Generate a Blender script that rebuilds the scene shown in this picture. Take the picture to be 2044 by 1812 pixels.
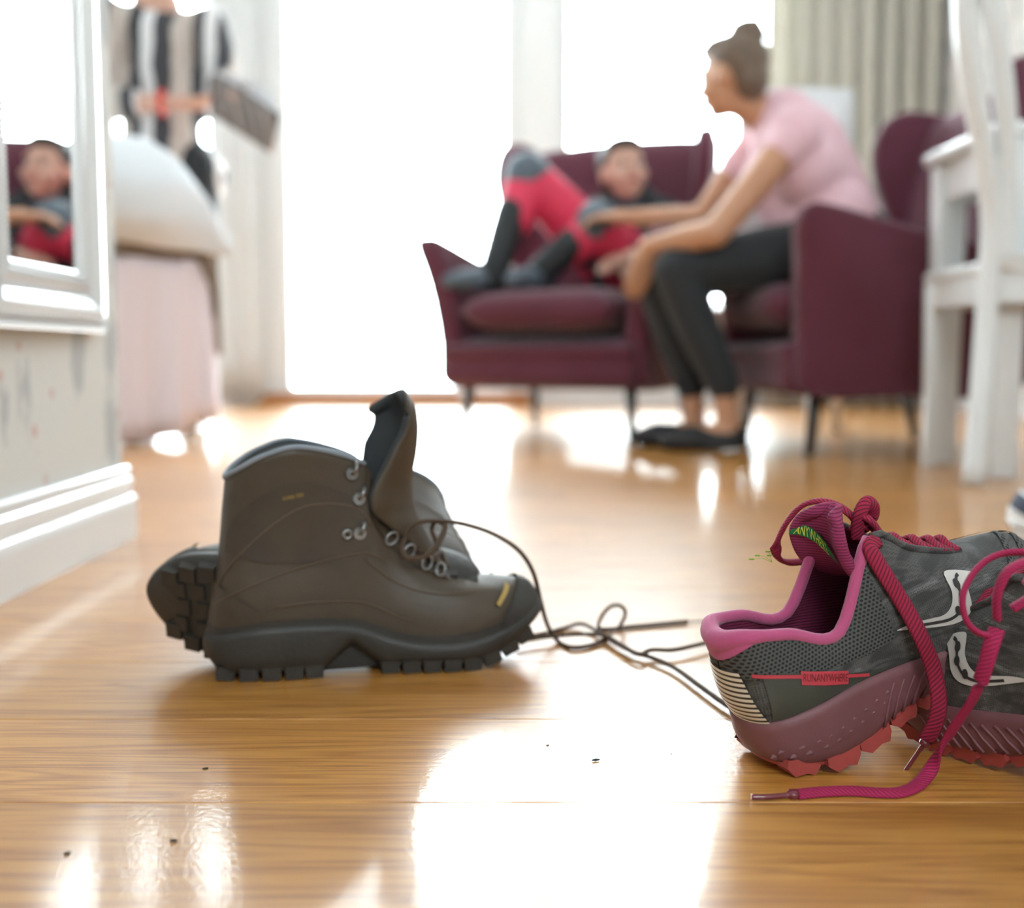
import bpy, bmesh, math, random
from mathutils import Vector, Matrix, Euler
from mathutils.bvhtree import BVHTree

# ------------------------------------------------------------------ scene, camera, light
scene = bpy.context.scene
for _o in list(bpy.data.objects):
    bpy.data.objects.remove(_o, do_unlink=True)
C = scene.collection
rnd = random.Random(7)
PI = math.pi

CAM_H, FPX, PITCH = 0.28, 2300.0, math.radians(4.99)      # camera height, focal length in pixels (2044 wide), tilt down
cd = bpy.data.cameras.new('camera')
cam = bpy.data.objects.new('camera', cd)
C.objects.link(cam)
cam.location = (0.0, 0.0, CAM_H)
cam.rotation_euler = (PI / 2 - PITCH, 0.0, 0.0)
cd.sensor_fit = 'HORIZONTAL'
cd.sensor_width = 36.0
cd.lens = 36.0 * FPX / 2044.0
cd.clip_start, cd.clip_end = 0.02, 200.0
cd.dof.use_dof = True
cd.dof.focus_distance = 0.80
cd.dof.aperture_fstop = 3.3
scene.camera = cam

SKY = 22.0
world = bpy.data.worlds.new('overcast_sky')
scene.world = world
world.use_nodes = True
_bg = world.node_tree.nodes['Background']
_bg.inputs[0].default_value = (0.86, 0.94, 1.0, 1)
_bg.inputs[1].default_value = SKY

vs = scene.view_settings
vs.view_transform = 'Standard'
vs.look = 'None'
vs.exposure = 0.22
vs.gamma = 1.0
vs.use_curve_mapping = False
scene.cycles.use_denoising = True
scene.cycles.max_bounces = 6
scene.cycles.diffuse_bounces = 3
scene.cycles.glossy_bounces = 3
scene.cycles.transmission_bounces = 3
scene.cycles.transparent_max_bounces = 8
scene.cycles.use_adaptive_sampling = True
scene.cycles.adaptive_threshold = 0.14
scene.cycles.adaptive_min_samples = 16
scene.cycles.sample_clamp_indirect = 12.0

def portal(name, loc, rot, sx, sy):
    l = bpy.data.lights.new(name, 'AREA')
    l.shape = 'RECTANGLE'; l.size = sx; l.size_y = sy
    l.cycles.is_portal = True
    o = bpy.data.objects.new(name, l); C.objects.link(o)
    o.location = loc; o.rotation_euler = rot
    return o

WALL_Y = 6.25          # window wall
BACK_Y = -1.30         # wall behind the photographer
LEFT_X = -3.3
RIGHT_X = 2.25
CEIL = 3.1
# daylight openings (x0, x1, z0, z1) in the window wall, plus one added behind the photographer for fill light
OPEN_LEFT = (-2.75, -1.56, 0.10, 2.95)
OPEN_DOOR = (-1.29, 0.06, 0.065, 2.95)
OPEN_RIGHT = (0.24, 1.46, 0.30, 2.95)
OPEN_FILL = (0.0, 0.95, 1.1, 2.0)
for nm, o4, y, r in (('daylight_portal', OPEN_LEFT, WALL_Y - .01, -PI/2), ('daylight_portal', OPEN_DOOR, WALL_Y - .01, -PI/2),
                     ('daylight_portal', OPEN_RIGHT, WALL_Y - .01, -PI/2), ('daylight_portal', OPEN_FILL, BACK_Y + .01, PI/2)):
    portal(nm, ((o4[0]+o4[1])/2, y, (o4[2]+o4[3])/2), (r, 0, 0), o4[1]-o4[0], o4[3]-o4[2])

# ------------------------------------------------------------------ helpers
def V(*a):
    return Vector(a)

def at(u, v, Y):
    """point of the room at depth Y that lies in direction (u, v)"""
    xc, yc = (u - 1022.0) / FPX, (906.0 - v) / FPX
    c, s = math.cos(PITCH), math.sin(PITCH)
    t = Y / (c + yc * s)
    return Vector((xc * t, Y, CAM_H + (-s + yc * c) * t))

def tag(o, label=None, cat=None, group=None, kind=None):
    if label: o['label'] = label
    if cat: o['category'] = cat
    if group: o['group'] = group
    if kind: o['kind'] = kind
    return o

def thing(name, label, cat, loc=(0, 0, 0), rotz=0.0, group=None):
    o = bpy.data.objects.new(name, None)
    C.objects.link(o)
    o.empty_display_size = .05
    o.location = loc
    o.rotation_euler = (0, 0, rotz)
    return tag(o, label, cat, group)

def link(name, me, mat=None, parent=None, label=None):
    o = bpy.data.objects.new(name, me)
    C.objects.link(o)
    if mat is not None:
        me.materials.clear()
        for m in (mat if isinstance(mat, (list, tuple)) else [mat]):
            me.materials.append(m)
    if parent is not None:
        o.parent = parent
    if label: o['label'] = label
    return o

def mesh(name, verts, faces, mat, parent=None, smooth=True, uv=None, label=None, fm=None):
    me = bpy.data.meshes.new(name)
    me.from_pydata([tuple(v) for v in verts], [], faces)
    if uv is not None:
        lay = me.uv_layers.new(name='UVMap')
        for p in me.polygons:
            for li in p.loop_indices:
                lay.data[li].uv = uv[me.loops[li].vertex_index]
    if fm is not None:
        for p, k in zip(me.polygons, fm): p.material_index = k
    if smooth:
        me.polygons.foreach_set('use_smooth', [True] * len(me.polygons))
    me.validate(); me.update()
    return link(name, me, mat, parent, label)

def bm_obj(name, bm, mat, parent=None, smooth=False, label=None):
    bmesh.ops.recalc_face_normals(bm, faces=bm.faces)
    me = bpy.data.meshes.new(name)
    bm.to_mesh(me); bm.free()
    if smooth:
        me.polygons.foreach_set('use_smooth', [True] * len(me.polygons))
    return link(name, me, mat, parent, label)

def add_box(bm, x0, x1, y0, y1, z0, z1, bev=0.0, seg=2):
    r = bmesh.ops.create_cube(bm, size=1.0)
    vs_ = r['verts']
    for v in vs_:
        v.co = Vector((x0 + (v.co.x + .5) * (x1 - x0), y0 + (v.co.y + .5) * (y1 - y0), z0 + (v.co.z + .5) * (z1 - z0)))
    if bev > 0:
        es = list({e for v in vs_ for e in v.link_edges})
        bmesh.ops.bevel(bm, geom=es, offset=bev, segments=seg, affect='EDGES', profile=.6)

def box(name, x0, x1, y0, y1, z0, z1, mat, parent=None, bev=0.004, seg=2, label=None):
    bm = bmesh.new()
    add_box(bm, x0, x1, y0, y1, z0, z1, bev, seg)
    return bm_obj(name, bm, mat, parent, False, label)

def catmull(pts, n=6, closed=False):
    """dense Catmull-Rom polyline through tuples of any length"""
    P = [tuple(p) for p in pts]
    m = len(P)
    out = []
    segs = m if closed else m - 1
    for i in range(segs):
        if closed:
            a, b, c, d = P[(i-1) % m], P[i], P[(i+1) % m], P[(i+2) % m]
        else:
            b, c = P[i], P[i+1]
            a = P[i-1] if i > 0 else tuple(2*x-y for x, y in zip(b, c))
            d = P[i+2] if i+2 < m else tuple(2*y-x for x, y in zip(b, c))
        for k in range(n):
            t = k / n
            out.append(tuple(.5*((2*q) + (-p+r)*t + (2*p-5*q+4*r-s)*t*t + (-p+3*q-3*r+s)*t**3)
                             for p, q, r, s in zip(a, b, c, d)))
    if not closed:
        out.append(P[-1])
    return out

def sweep_geo(path, rad, n=8, flat=1.0, closed=False, cap=True, up=None):
    """tube along path; rad a number or list; flat squashes the second axis"""
    P = [Vector(p[:3]) for p in path]
    m = len(P)
    R = rad if isinstance(rad, (list, tuple)) else [rad] * m
    T = []
    for i in range(m):
        if closed:
            t = P[(i+1) % m] - P[i-1]
        else:
            t = P[min(i+1, m-1)] - P[max(i-1, 0)]
        T.append(t.normalized() if t.length > 1e-9 else Vector((0, 0, 1)))
    ref = Vector(up) if up is not None else (Vector((0, 0, 1)) if abs(T[0].z) < .9 else Vector((1, 0, 0)))
    nrm = (ref - T[0] * ref.dot(T[0])).normalized()
    verts, faces, uv = [], [], []
    L = 0.0
    for i in range(m):
        if up is not None:
            nn = ref - T[i] * ref.dot(T[i])
            if nn.length > .15: nrm = nn.normalized()
            else: nrm = (nrm - T[i] * nrm.dot(T[i])).normalized()
        elif i:
            nrm = (nrm - T[i] * nrm.dot(T[i])).normalized()
        b = T[i].cross(nrm)
        if i: L += (P[i] - P[i-1]).length
        for k in range(n):
            a = 2*PI*k/n
            verts.append(P[i] + b * (math.cos(a) * R[i]) + nrm * (math.sin(a) * R[i] * flat))
            uv.append((L, k / n))
    for i in range(m if closed else m-1):
        j = (i+1) % m
        for k in range(n):
            l = (k+1) % n
            faces.append((i*n+k, i*n+l, j*n+l, j*n+k))
    if cap and not closed:
        faces.append(tuple(range(n-1, -1, -1)))
        faces.append(tuple((m-1)*n + k for k in range(n)))
    return verts, faces, uv

def tube(name, path, rad, mat, parent=None, n=8, flat=1.0, closed=False, up=None, label=None):
    v, f, uv = sweep_geo(path, rad, n, flat, closed, True, up)
    return mesh(name, v, f, mat, parent, True, uv, label)

def grid_faces(nu, nv, closed_u=False):
    f = []
    for i in range(nu if closed_u else nu-1):
        for j in range(nv-1):
            a, b = i*nv+j, ((i+1) % nu)*nv+j
            f.append((a, b, b+1, a+1))
    return f

def solid(o, th, off=-1.0):
    m = o.modifiers.new('thickness', 'SOLIDIFY'); m.thickness = th; m.offset = off
    return m

def subsurf(o, lv=1):
    m = o.modifiers.new('subdivision', 'SUBSURF'); m.levels = lv; m.render_levels = lv
    return m

def prism(bm, poly, axis, a0, a1):
    """extrude a 2D polygon; axis 'x': poly is (y,z); 'y': (x,z); 'z': (x,y)"""
    def mk(p, a):
        return {'x': (a, p[0], p[1]), 'y': (p[0], a, p[1]), 'z': (p[0], p[1], a)}[axis]
    A = [bm.verts.new(mk(p, a0)) for p in poly]
    B = [bm.verts.new(mk(p, a1)) for p in poly]
    bm.faces.new(A); bm.faces.new(list(reversed(B)))
    k = len(poly)
    for i in range(k):
        bm.faces.new((A[i], B[i], B[(i+1) % k], A[(i+1) % k]))

# ------------------------------------------------------------------ materials
def M(name, col, rough=.6, metal=0.0, spec=.5, coat=0.0, sheen=0.0, bump=None, var=None, trans=0.0, croughness=.1):
    """procedural material: col rgb; bump=(scale, strength, distance); var=(scale, rgb2, amount)"""
    m = bpy.data.materials.new(name); m.use_nodes = True
    nt = m.node_tree; b = nt.nodes['Principled BSDF']
    b.inputs['Base Color'].default_value = (*col, 1)
    b.inputs['Roughness'].default_value = rough
    b.inputs['Metallic'].default_value = metal
    b.inputs['Specular IOR Level'].default_value = spec
    b.inputs['Coat Weight'].default_value = coat
    b.inputs['Coat Roughness'].default_value = croughness
    b.inputs['Sheen Weight'].default_value = sheen
    b.inputs['Transmission Weight'].default_value = trans
    tc = nt.nodes.new('ShaderNodeTexCoord')
    if var:
        n = nt.nodes.new('ShaderNodeTexNoise'); n.inputs['Scale'].default_value = var[0]; n.inputs['Detail'].default_value = 4
        r = nt.nodes.new('ShaderNodeValToRGB')
        r.color_ramp.elements[0].position = .5 - .5 * (1.0 - var[2]) ; r.color_ramp.elements[0].position = .35
        r.color_ramp.elements[1].position = .68
        r.color_ramp.elements[0].color = (*col, 1); r.color_ramp.elements[1].color = (*var[1], 1)
        mx = nt.nodes.new('ShaderNodeMix'); mx.data_type = 'RGBA'; mx.inputs[0].default_value = var[2]
        nt.links.new(tc.outputs['Object'], n.inputs['Vector'])
        nt.links.new(n.outputs['Fac'], r.inputs['Fac'])
        mx.inputs[6].default_value = (*col, 1)
        nt.links.new(r.outputs['Color'], mx.inputs[7])
        nt.links.new(mx.outputs[2], b.inputs['Base Color'])
    if bump:
        n = nt.nodes.new('ShaderNodeTexNoise'); n.inputs['Scale'].default_value = bump[0]; n.inputs['Detail'].default_value = 3
        bp = nt.nodes.new('ShaderNodeBump'); bp.inputs['Strength'].default_value = bump[1]; bp.inputs['Distance'].default_value = bump[2]
        nt.links.new(tc.outputs['Object'], n.inputs['Vector'])
        nt.links.new(n.outputs['Fac'], bp.inputs['Height'])
        nt.links.new(bp.outputs['Normal'], b.inputs['Normal'])
    return m

def nodes(m):
    nt = m.node_tree
    return nt, nt.nodes['Principled BSDF']

def N(nt, typ, **kw):
    n = nt.nodes.new(typ)
    for k, v in kw.items():
        if k.startswith('_'):
            setattr(n, k[1:], v)
        else:
            n.inputs[k.replace('_', ' ')].default_value = v
    return n

def math_node(nt, op, a=None, b=None):
    n = nt.nodes.new('ShaderNodeMath'); n.operation = op
    for i, x in enumerate((a, b)):
        if x is None: continue
        if isinstance(x, (int, float)): n.inputs[i].default_value = x
        else: nt.links.new(x, n.inputs[i])
    return n.outputs[0]

def mix_col(nt, fac, a, b):
    n = nt.nodes.new('ShaderNodeMix'); n.data_type = 'RGBA'
    if isinstance(fac, (int, float)): n.inputs[0].default_value = fac
    else: nt.links.new(fac, n.inputs[0])
    for i, x in ((6, a), (7, b)):
        if isinstance(x, tuple): n.inputs[i].default_value = (*x, 1)
        else: nt.links.new(x, n.inputs[i])
    return n.outputs[2]

def ramp(nt, src, stops):
    r = nt.nodes.new('ShaderNodeValToRGB')
    el = r.color_ramp.elements
    while len(el) < len(stops): el.new(.5)
    for e, (p, c) in zip(el, stops):
        e.position = p; e.color = (*c, 1) if isinstance(c, tuple) else (c, c, c, 1)
    nt.links.new(src, r.inputs['Fac'])
    return r.outputs['Color']

MAT = {}
MAT['white_paint'] = M('white_paint', (.79, .80, .80), .35, coat=.2)
MAT['white_trim'] = M('white_trim', (.87, .885, .90), .28, coat=.4)
MAT['ceiling_paint'] = M('ceiling_paint', (.80, .82, .84), .9)
MAT['frame_paint'] = M('window_frame_paint', (.76, .78, .78), .4)
MAT['oak_sill'] = M('oak_threshold', (.47, .20, .06), .35, coat=.3, var=(30, (.36, .14, .04), .6))
MAT['burgundy'] = M('burgundy_upholstery', (.102, .018, .035), .85, sheen=.25, bump=(900, .25, .001), var=(6, (.135, .026, .052), .5))
MAT['dark_leg'] = M('dark_stained_wood', (.018, .012, .009), .4, coat=.2)
MAT['white_fabric'] = M('white_cotton', (.80, .82, .84), .9, bump=(60, .2, .004))
MAT['pink_fabric'] = M('pale_pink_cotton', (.90, .82, .88), .9, bump=(120, .15, .003))
MAT['brown_fabric'] = M('brown_blanket', (.21, .155, .11), .95, bump=(80, .3, .004))
MAT['mirror'] = M('mirror_silvering', (.93, .94, .94), .0, metal=1.0)
MAT['silver_white'] = M('silvery_white_frame', (.80, .82, .83), .22, metal=.15, coat=.5)
MAT['chrome'] = M('bright_metal', (.75, .75, .76), .18, metal=1.0)
MAT['grey_iron'] = M('grey_metal', (.30, .30, .31), .35, metal=.8)

# wooden floor boards
def floor_material():
    m = M('varnished_oak_boards', (.40, .18, .06), .36, spec=1.0, coat=.5, croughness=.10)
    nt, b = nodes(m)
    g = N(nt, 'ShaderNodeNewGeometry'); oi = N(nt, 'ShaderNodeObjectInfo')
    mp = N(nt, 'ShaderNodeMapping'); mp.inputs['Scale'].default_value = (1.6, 26, 1)
    off = N(nt, 'ShaderNodeCombineXYZ')
    nt.links.new(math_node(nt, 'MULTIPLY', oi.outputs['Random'], 37.0), off.inputs[0])
    nt.links.new(math_node(nt, 'MULTIPLY', oi.outputs['Random'], 91.0), off.inputs[1])
    nt.links.new(off.outputs[0], mp.inputs['Location'])
    nt.links.new(g.outputs['Position'], mp.inputs['Vector'])
    big = N(nt, 'ShaderNodeTexNoise', Scale=1.0, Detail=3.0, Roughness=.55, Distortion=.6)
    nt.links.new(mp.outputs[0], big.inputs['Vector'])
    # cathedral rings: fold the slow noise
    rings = math_node(nt, 'FRACT', math_node(nt, 'MULTIPLY', big.outputs['Fac'], 9.0))
    rings = math_node(nt, 'ABSOLUTE', math_node(nt, 'SUBTRACT', rings, .5))
    mp2 = N(nt, 'ShaderNodeMapping'); mp2.inputs['Scale'].default_value = (14, 420, 1)
    nt.links.new(g.outputs['Position'], mp2.inputs['Vector'])
    fine = N(nt, 'ShaderNodeTexNoise', Scale=1.0, Detail=2.0)
    nt.links.new(mp2.outputs[0], fine.inputs['Vector'])
    f = math_node(nt, 'ADD', math_node(nt, 'MULTIPLY', rings, .9), math_node(nt, 'MULTIPLY', fine.outputs['Fac'], .7))
    col = ramp(nt, f, [(.15, (.25, .083, .010)), (.45, (.465, .19, .030)), (.75, (.60, .275, .053))])
    hsv = N(nt, 'ShaderNodeHueSaturation')
    nt.links.new(col, hsv.inputs['Color'])
    nt.links.new(math_node(nt, 'ADD', math_node(nt, 'MULTIPLY', oi.outputs['Random'], .22), .89), hsv.inputs['Value'])
    nt.links.new(hsv.outputs[0], b.inputs['Base Color'])
    # tiny dents in the varnish give the sparkle at the edges of the reflections
    spk = N(nt, 'ShaderNodeTexNoise', Scale=260.0, Detail=2.0)
    nt.links.new(g.outputs['Position'], spk.inputs['Vector'])
    sw = N(nt, 'ShaderNodeTexNoise', Scale=14.0, Detail=2.0)
    nt.links.new(g.outputs['Position'], sw.inputs['Vector'])
    bp = N(nt, 'ShaderNodeBump', Strength=.055, Distance=.0016)
    nt.links.new(spk.outputs['Fac'], bp.inputs['Height'])
    bp2 = N(nt, 'ShaderNodeBump', Strength=.05, Distance=.004)
    nt.links.new(sw.outputs['Fac'], bp2.inputs['Height'])
    nt.links.new(bp2.outputs['Normal'], bp.inputs['Normal'])
    nt.links.new(bp.outputs['Normal'], b.inputs['Normal'])
    nt.links.new(bp.outputs['Normal'], b.inputs['Coat Normal'])
    return m
MAT['boards'] = floor_material()

def wallpaper_material():
    m = M('floral_wallpaper', (.74, .73, .70), .8)
    nt, b = nodes(m)
    g = N(nt, 'ShaderNodeNewGeometry')
    mp = N(nt, 'ShaderNodeMapping'); mp.inputs['Scale'].default_value = (13, 13, 6); mp.inputs['Rotation'].default_value = (.5, 0, 0)
    nt.links.new(g.outputs['Position'], mp.inputs['Vector'])
    nz = N(nt, 'ShaderNodeTexNoise', Scale=3.0, Detail=2.0)
    nt.links.new(mp.outputs[0], nz.inputs['Vector'])
    add = N(nt, 'ShaderNodeVectorMath'); add.operation = 'ADD'
    sc = N(nt, 'ShaderNodeVectorMath'); sc.operation = 'SCALE'; sc.inputs['Scale'].default_value = .55
    nt.links.new(nz.outputs['Color'], sc.inputs[0])
    nt.links.new(mp.outputs[0], add.inputs[0]); nt.links.new(sc.outputs[0], add.inputs[1])
    v = N(nt, 'ShaderNodeTexVoronoi', Scale=1.0, Randomness=.9)
    nt.links.new(add.outputs[0], v.inputs['Vector'])
    leaf = ramp(nt, v.outputs['Distance'], [(.26, 1.0), (.40, 0.0)])
    v2 = N(nt, 'ShaderNodeTexVoronoi', Scale=3.3, Randomness=1.0)
    mp2 = N(nt, 'ShaderNodeMapping'); mp2.inputs['Scale'].default_value = (9, 9, 9)
    nt.links.new(g.outputs['Position'], mp2.inputs['Vector'])
    nt.links.new(mp2.outputs[0], v2.inputs['Vector'])
    big = N(nt, 'ShaderNodeTexNoise', Scale=.9, Detail=1.0)
    nt.links.new(mp2.outputs[0], big.inputs['Vector'])
    bl = ramp(nt, v2.outputs['Distance'], [(.20, 1.0), (.30, 0.0)])
    patch = ramp(nt, big.outputs['Fac'], [(.52, 0.0), (.60, 1.0)])
    pink = math_node(nt, 'MULTIPLY', bl, patch)
    c1 = mix_col(nt, math_node(nt, 'MULTIPLY', leaf, .85), (.74, .73, .70), (.47, .49, .50))
    c2 = mix_col(nt, math_node(nt, 'MULTIPLY', pink, .6), c1, (.62, .33, .29))
    nt.links.new(c2, b.inputs['Base Color'])
    return m
MAT['wallpaper'] = wallpaper_material()

def curtain_material(name, col, transl):
    m = M(name, col, .9)
    nt, b = nodes(m)
    out = nt.nodes['Material Output']
    tr = N(nt, 'ShaderNodeBsdfTranslucent'); tr.inputs['Color'].default_value = (*col, 1)
    mx = N(nt, 'ShaderNodeMixShader'); mx.inputs[0].default_value = transl
    nt.links.new(b.outputs[0], mx.inputs[1]); nt.links.new(tr.outputs[0], mx.inputs[2])
    nt.links.new(mx.outputs[0], out.inputs['Surface'])
    return m
MAT['curtain'] = curtain_material('cream_curtain', (.67, .65, .57), .25)
MAT['sheer'] = curtain_material('white_sheer', (.83, .84, .84), .35)

def pane_material():
    m = bpy.data.materials.new('clear_window_pane'); m.use_nodes = True
    nt = m.node_tree; nt.nodes.remove(nt.nodes['Principled BSDF'])
    out = nt.nodes['Material Output']
    t = N(nt, 'ShaderNodeBsdfTransparent'); t.inputs[0].default_value = (.96, .98, .97, 1)
    g = N(nt, 'ShaderNodeBsdfGlossy'); g.inputs['Roughness'].default_value = 0.0
    fr = N(nt, 'ShaderNodeFresnel', IOR=1.3)
    mx = N(nt, 'ShaderNodeMixShader')
    nt.links.new(fr.outputs[0], mx.inputs[0]); nt.links.new(t.outputs[0], mx.inputs[1]); nt.links.new(g.outputs[0], mx.inputs[2])
    nt.links.new(mx.outputs[0], out.inputs['Surface'])
    return m
MAT['pane'] = pane_material()
# ------------------------------------------------------------------ the room
def struct(o):
    o['kind'] = 'structure'
    return o

fl = struct(box('floor', LEFT_X, RIGHT_X, BACK_Y, WALL_Y, -.08, -.0125, MAT['oak_sill'], None, 0))
fl['label'] = 'varnished honey oak board floor'
# floor boards, each a part of the floor
BW, BL = .165, 1.86
_pm = {}
def plank_mesh(length):
    key = round(length, 3)
    if key not in _pm:
        bm = bmesh.new()
        add_box(bm, 0, length - .0003, 0, BW - .0007, -.012, 0, 0)
        es = [e for e in bm.edges if all(v.co.z > -.001 for v in e.verts) and abs(e.verts[0].co.y - e.verts[1].co.y) < 1e-4]
        bmesh.ops.bevel(bm, geom=es, offset=.0006, segments=1, affect='EDGES')
        bmesh.ops.recalc_face_normals(bm, faces=bm.faces)
        me = bpy.data.meshes.new('plank'); bm.to_mesh(me); bm.free()
        me.materials.append(MAT['boards'])
        _pm[key] = me
    return _pm[key]
y0 = .865 - 14 * BW
row = 0
while y0 < WALL_Y - .02:
    if y0 > BACK_Y - BW + .02:
        offs = [0, .62, 1.24][row % 3]
        x = LEFT_X
        first = BL - offs
        while x < RIGHT_X - .01:
            ln = min(first, RIGHT_X - x)
            first = BL
            ln = math.ceil(ln / .31) * .31
            o = bpy.data.objects.new('plank', plank_mesh(ln)); C.objects.link(o)
            o.location = (x, y0, 0); o.parent = fl
            x += ln
    y0 += BW; row += 1

ce = struct(box('ceiling', LEFT_X - .1, RIGHT_X + .1, BACK_Y - .1, WALL_Y + .1, CEIL, CEIL + .1, MAT['ceiling_paint'], None, 0))

def wall_with_openings(name, y0, y1, x0, x1, z1, opens, mat):
    """wall in the XZ plane with rectangular openings, one mesh"""
    bm = bmesh.new()
    xs = x0
    for (a, b, c, d) in sorted(opens):
        if a > xs: add_box(bm, xs, a, y0, y1, 0, z1)
        if c > 0: add_box(bm, a, b, y0, y1, 0, c)
        if d < z1: add_box(bm, a, b, y0, y1, d, z1)
        xs = b
    if xs < x1: add_box(bm, xs, x1, y0, y1, 0, z1)
    return struct(bm_obj(name, bm, mat))

MAT['wall_plain'] = M('pale_wall_paint', (.82, .83, .82), .85)
wall_with_openings('wall_windows', WALL_Y, WALL_Y + .14, LEFT_X, RIGHT_X, CEIL, [OPEN_LEFT, OPEN_DOOR, OPEN_RIGHT], MAT['wall_plain'])
wall_with_openings('wall_back', BACK_Y - .12, BACK_Y, LEFT_X, RIGHT_X, CEIL, [OPEN_FILL], MAT['wall_plain'])
struct(box('wall_right', RIGHT_X, RIGHT_X + .12, BACK_Y, WALL_Y + .14, 0, CEIL, MAT['wallpaper'], None, 0))
struct(box('wall_far_left', LEFT_X - .12, LEFT_X, BACK_Y, WALL_Y + .14, 0, CEIL, MAT['wall_plain'], None, 0))
# the papered partition beside the camera; it ends where the bedroom corner opens
PX, PEND = -.590, 1.735
wl = struct(box('wall_left', PX - .11, PX, BACK_Y, PEND, 0, CEIL, MAT['wallpaper'], None, .003))

# moulded skirting board along the partition
def skirting(name, prof, path_pts, mat):
    """profile (d, z) swept along a polyline lying in the floor plane; d is measured to the right of travel"""
    n = len(prof); verts = []; faces = []
    m = len(path_pts)
    for i, p in enumerate(path_pts):
        p = Vector(p)
        dirs = []
        if i > 0: dirs.append((p - Vector(path_pts[i-1])).normalized())
        if i < m-1: dirs.append((Vector(path_pts[i+1]) - p).normalized())
        ns = [Vector((d.y, -d.x)) for d in dirs]
        nn = sum(ns, Vector((0, 0)))
        nn = nn / max(nn.dot(ns[0]), 1e-6)
        for d, z in prof:
            verts.append((p.x + nn.x * d, p.y + nn.y * d, z))
    for i in range(m-1):
        for k in range(n-1):
            a, b = i*n+k, (i+1)*n+k
            faces.append((a, a+1, b+1, b))
    faces.append(tuple(range(n)))
    faces.append(tuple((m-1)*n + k for k in reversed(range(n))))
    o = mesh(name, verts, faces, mat, None, False)
    return struct(o)

prof_tall = [(0, 0), (.016, 0), (.0165, .052), (.0150, .057), (.0165, .060), (.0150, .063), (.0110, .067), (.0105, .078), (.0125, .082),
             (.0125, .090), (.0085, .095), (.0080, .099), (.010, .102), (.0095, .108), (.005, .111), (0, .111)]
skirting('baseboard_left', prof_tall, [(PX, BACK_Y), (PX, PEND), (PX - .11, PEND)], MAT['white_trim'])
prof_low = [(0, 0), (.014, 0), (.014, .06), (.010, .068), (0, .07)]
skirting('baseboard_right', prof_low, [(RIGHT_X, WALL_Y), (RIGHT_X, BACK_Y)], MAT['white_trim'])
skirting('baseboard_far', prof_low, [(1.47, WALL_Y), (RIGHT_X, WALL_Y)], MAT['white_trim'])
skirting('baseboard_bedroom', prof_low, [(LEFT_X, WALL_Y), (OPEN_DOOR[0] - .04, WALL_Y)], MAT['white_trim'])
skirting('baseboard_end', prof_low, [(LEFT_X, BACK_Y), (LEFT_X, WALL_Y)], MAT['white_trim'])

# ---- windows and glazed door in the far wall
def glazing(name, o4, y, frame=.055, mullions=(), transoms=(), label=None, fb=None):
    fb = frame if fb is None else fb
    x0, x1, z0, z1 = o4
    e = bpy.data.objects.new(name, None); C.objects.link(e); e.location = ((x0+x1)/2, y, z0)
    struct(e)
    if label: e['label'] = label
    cx = (x0+x1)/2
    def loc(a, b, c, d, nm, yy0=.02, yy1=.085, mt='frame_paint', bev=.006):
        return box(nm, a-cx, b-cx, yy0, yy1, c-z0, d-z0, MAT[mt], e, bev)
    loc(x0, x0+frame, z0, z1, 'window_frame'); loc(x1-frame, x1, z0, z1, 'window_frame')
    loc(x0+frame, x1-frame, z0, z0+fb, 'window_frame'); loc(x0+frame, x1-frame, z1-frame, z1, 'window_frame')
    xs = [x0+frame] + [v for mm in mullions for v in (mm-.03, mm+.03)] + [x1-frame]
    for mm in mullions: loc(mm-.03, mm+.03, z0+fb, z1-frame, 'mullion')
    zs = [z0+fb] + [v for t in transoms for v in (t-.022, t+.022)] + [z1-frame]
    for t in transoms:
        for i in range(0, len(xs), 2): loc(xs[i], xs[i+1], t-.022, t+.022, 'transom')
    for i in range(0, len(xs), 2):
        for j in range(0, len(zs), 2):
            loc(xs[i]-.006, xs[i+1]+.006, zs[j]-.006, zs[j+1]+.006, 'pane', .048, .054, 'pane', 0)
    return e
glazing('window_1', OPEN_LEFT, WALL_Y, .06, (-2.15,), (), 'tall bright bedroom window')
d1 = glazing('door_1', OPEN_DOOR, WALL_Y, .095, (), (), 'glazed balcony door blown out by daylight', .03)
glazing('window_2', OPEN_RIGHT, WALL_Y, .06, (), (), 'large bright window beside the balcony door')
wb = glazing('fill_window', OPEN_FILL, BACK_Y - .09, .06, (.45,), (), None)  # added window behind the camera, sized to let in fill light
# door lever
hb = box('door_handle', -.02+.56, .02+.56, -.045, -.03, .93, .97, MAT['chrome'], d1, .004)
# architraves round the glazed door, and the pier between door and bedroom window
def trim(name, x0, x1, z0, z1, y0, y1, mat='frame_paint'):
    return struct(box(name, x0, x1, y0, y1, z0, z1, MAT[mat], None, .008))
trim('trim_1', -1.30 - .05, -1.30 + .012, 0.0, 3.0, WALL_Y - .022, WALL_Y - .001)
trim('trim_2', .05, .25, 0.10, 3.0, WALL_Y - .03, WALL_Y - .001)
st = struct(box('trim_3', -1.37, .10, WALL_Y - .075, WALL_Y + .06, 0.0, .066, MAT['oak_sill'], None, .006))
st['label'] = 'orange oak threshold under the balcony door'
sl = struct(box('trim_4', OPEN_RIGHT[0] - .02, OPEN_RIGHT[1] + .02, WALL_Y - .09, WALL_Y + .02, OPEN_RIGHT[2] - .03, OPEN_RIGHT[2], MAT['white_trim'], None, .006))
sl['label'] = 'white window sill board'

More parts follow.
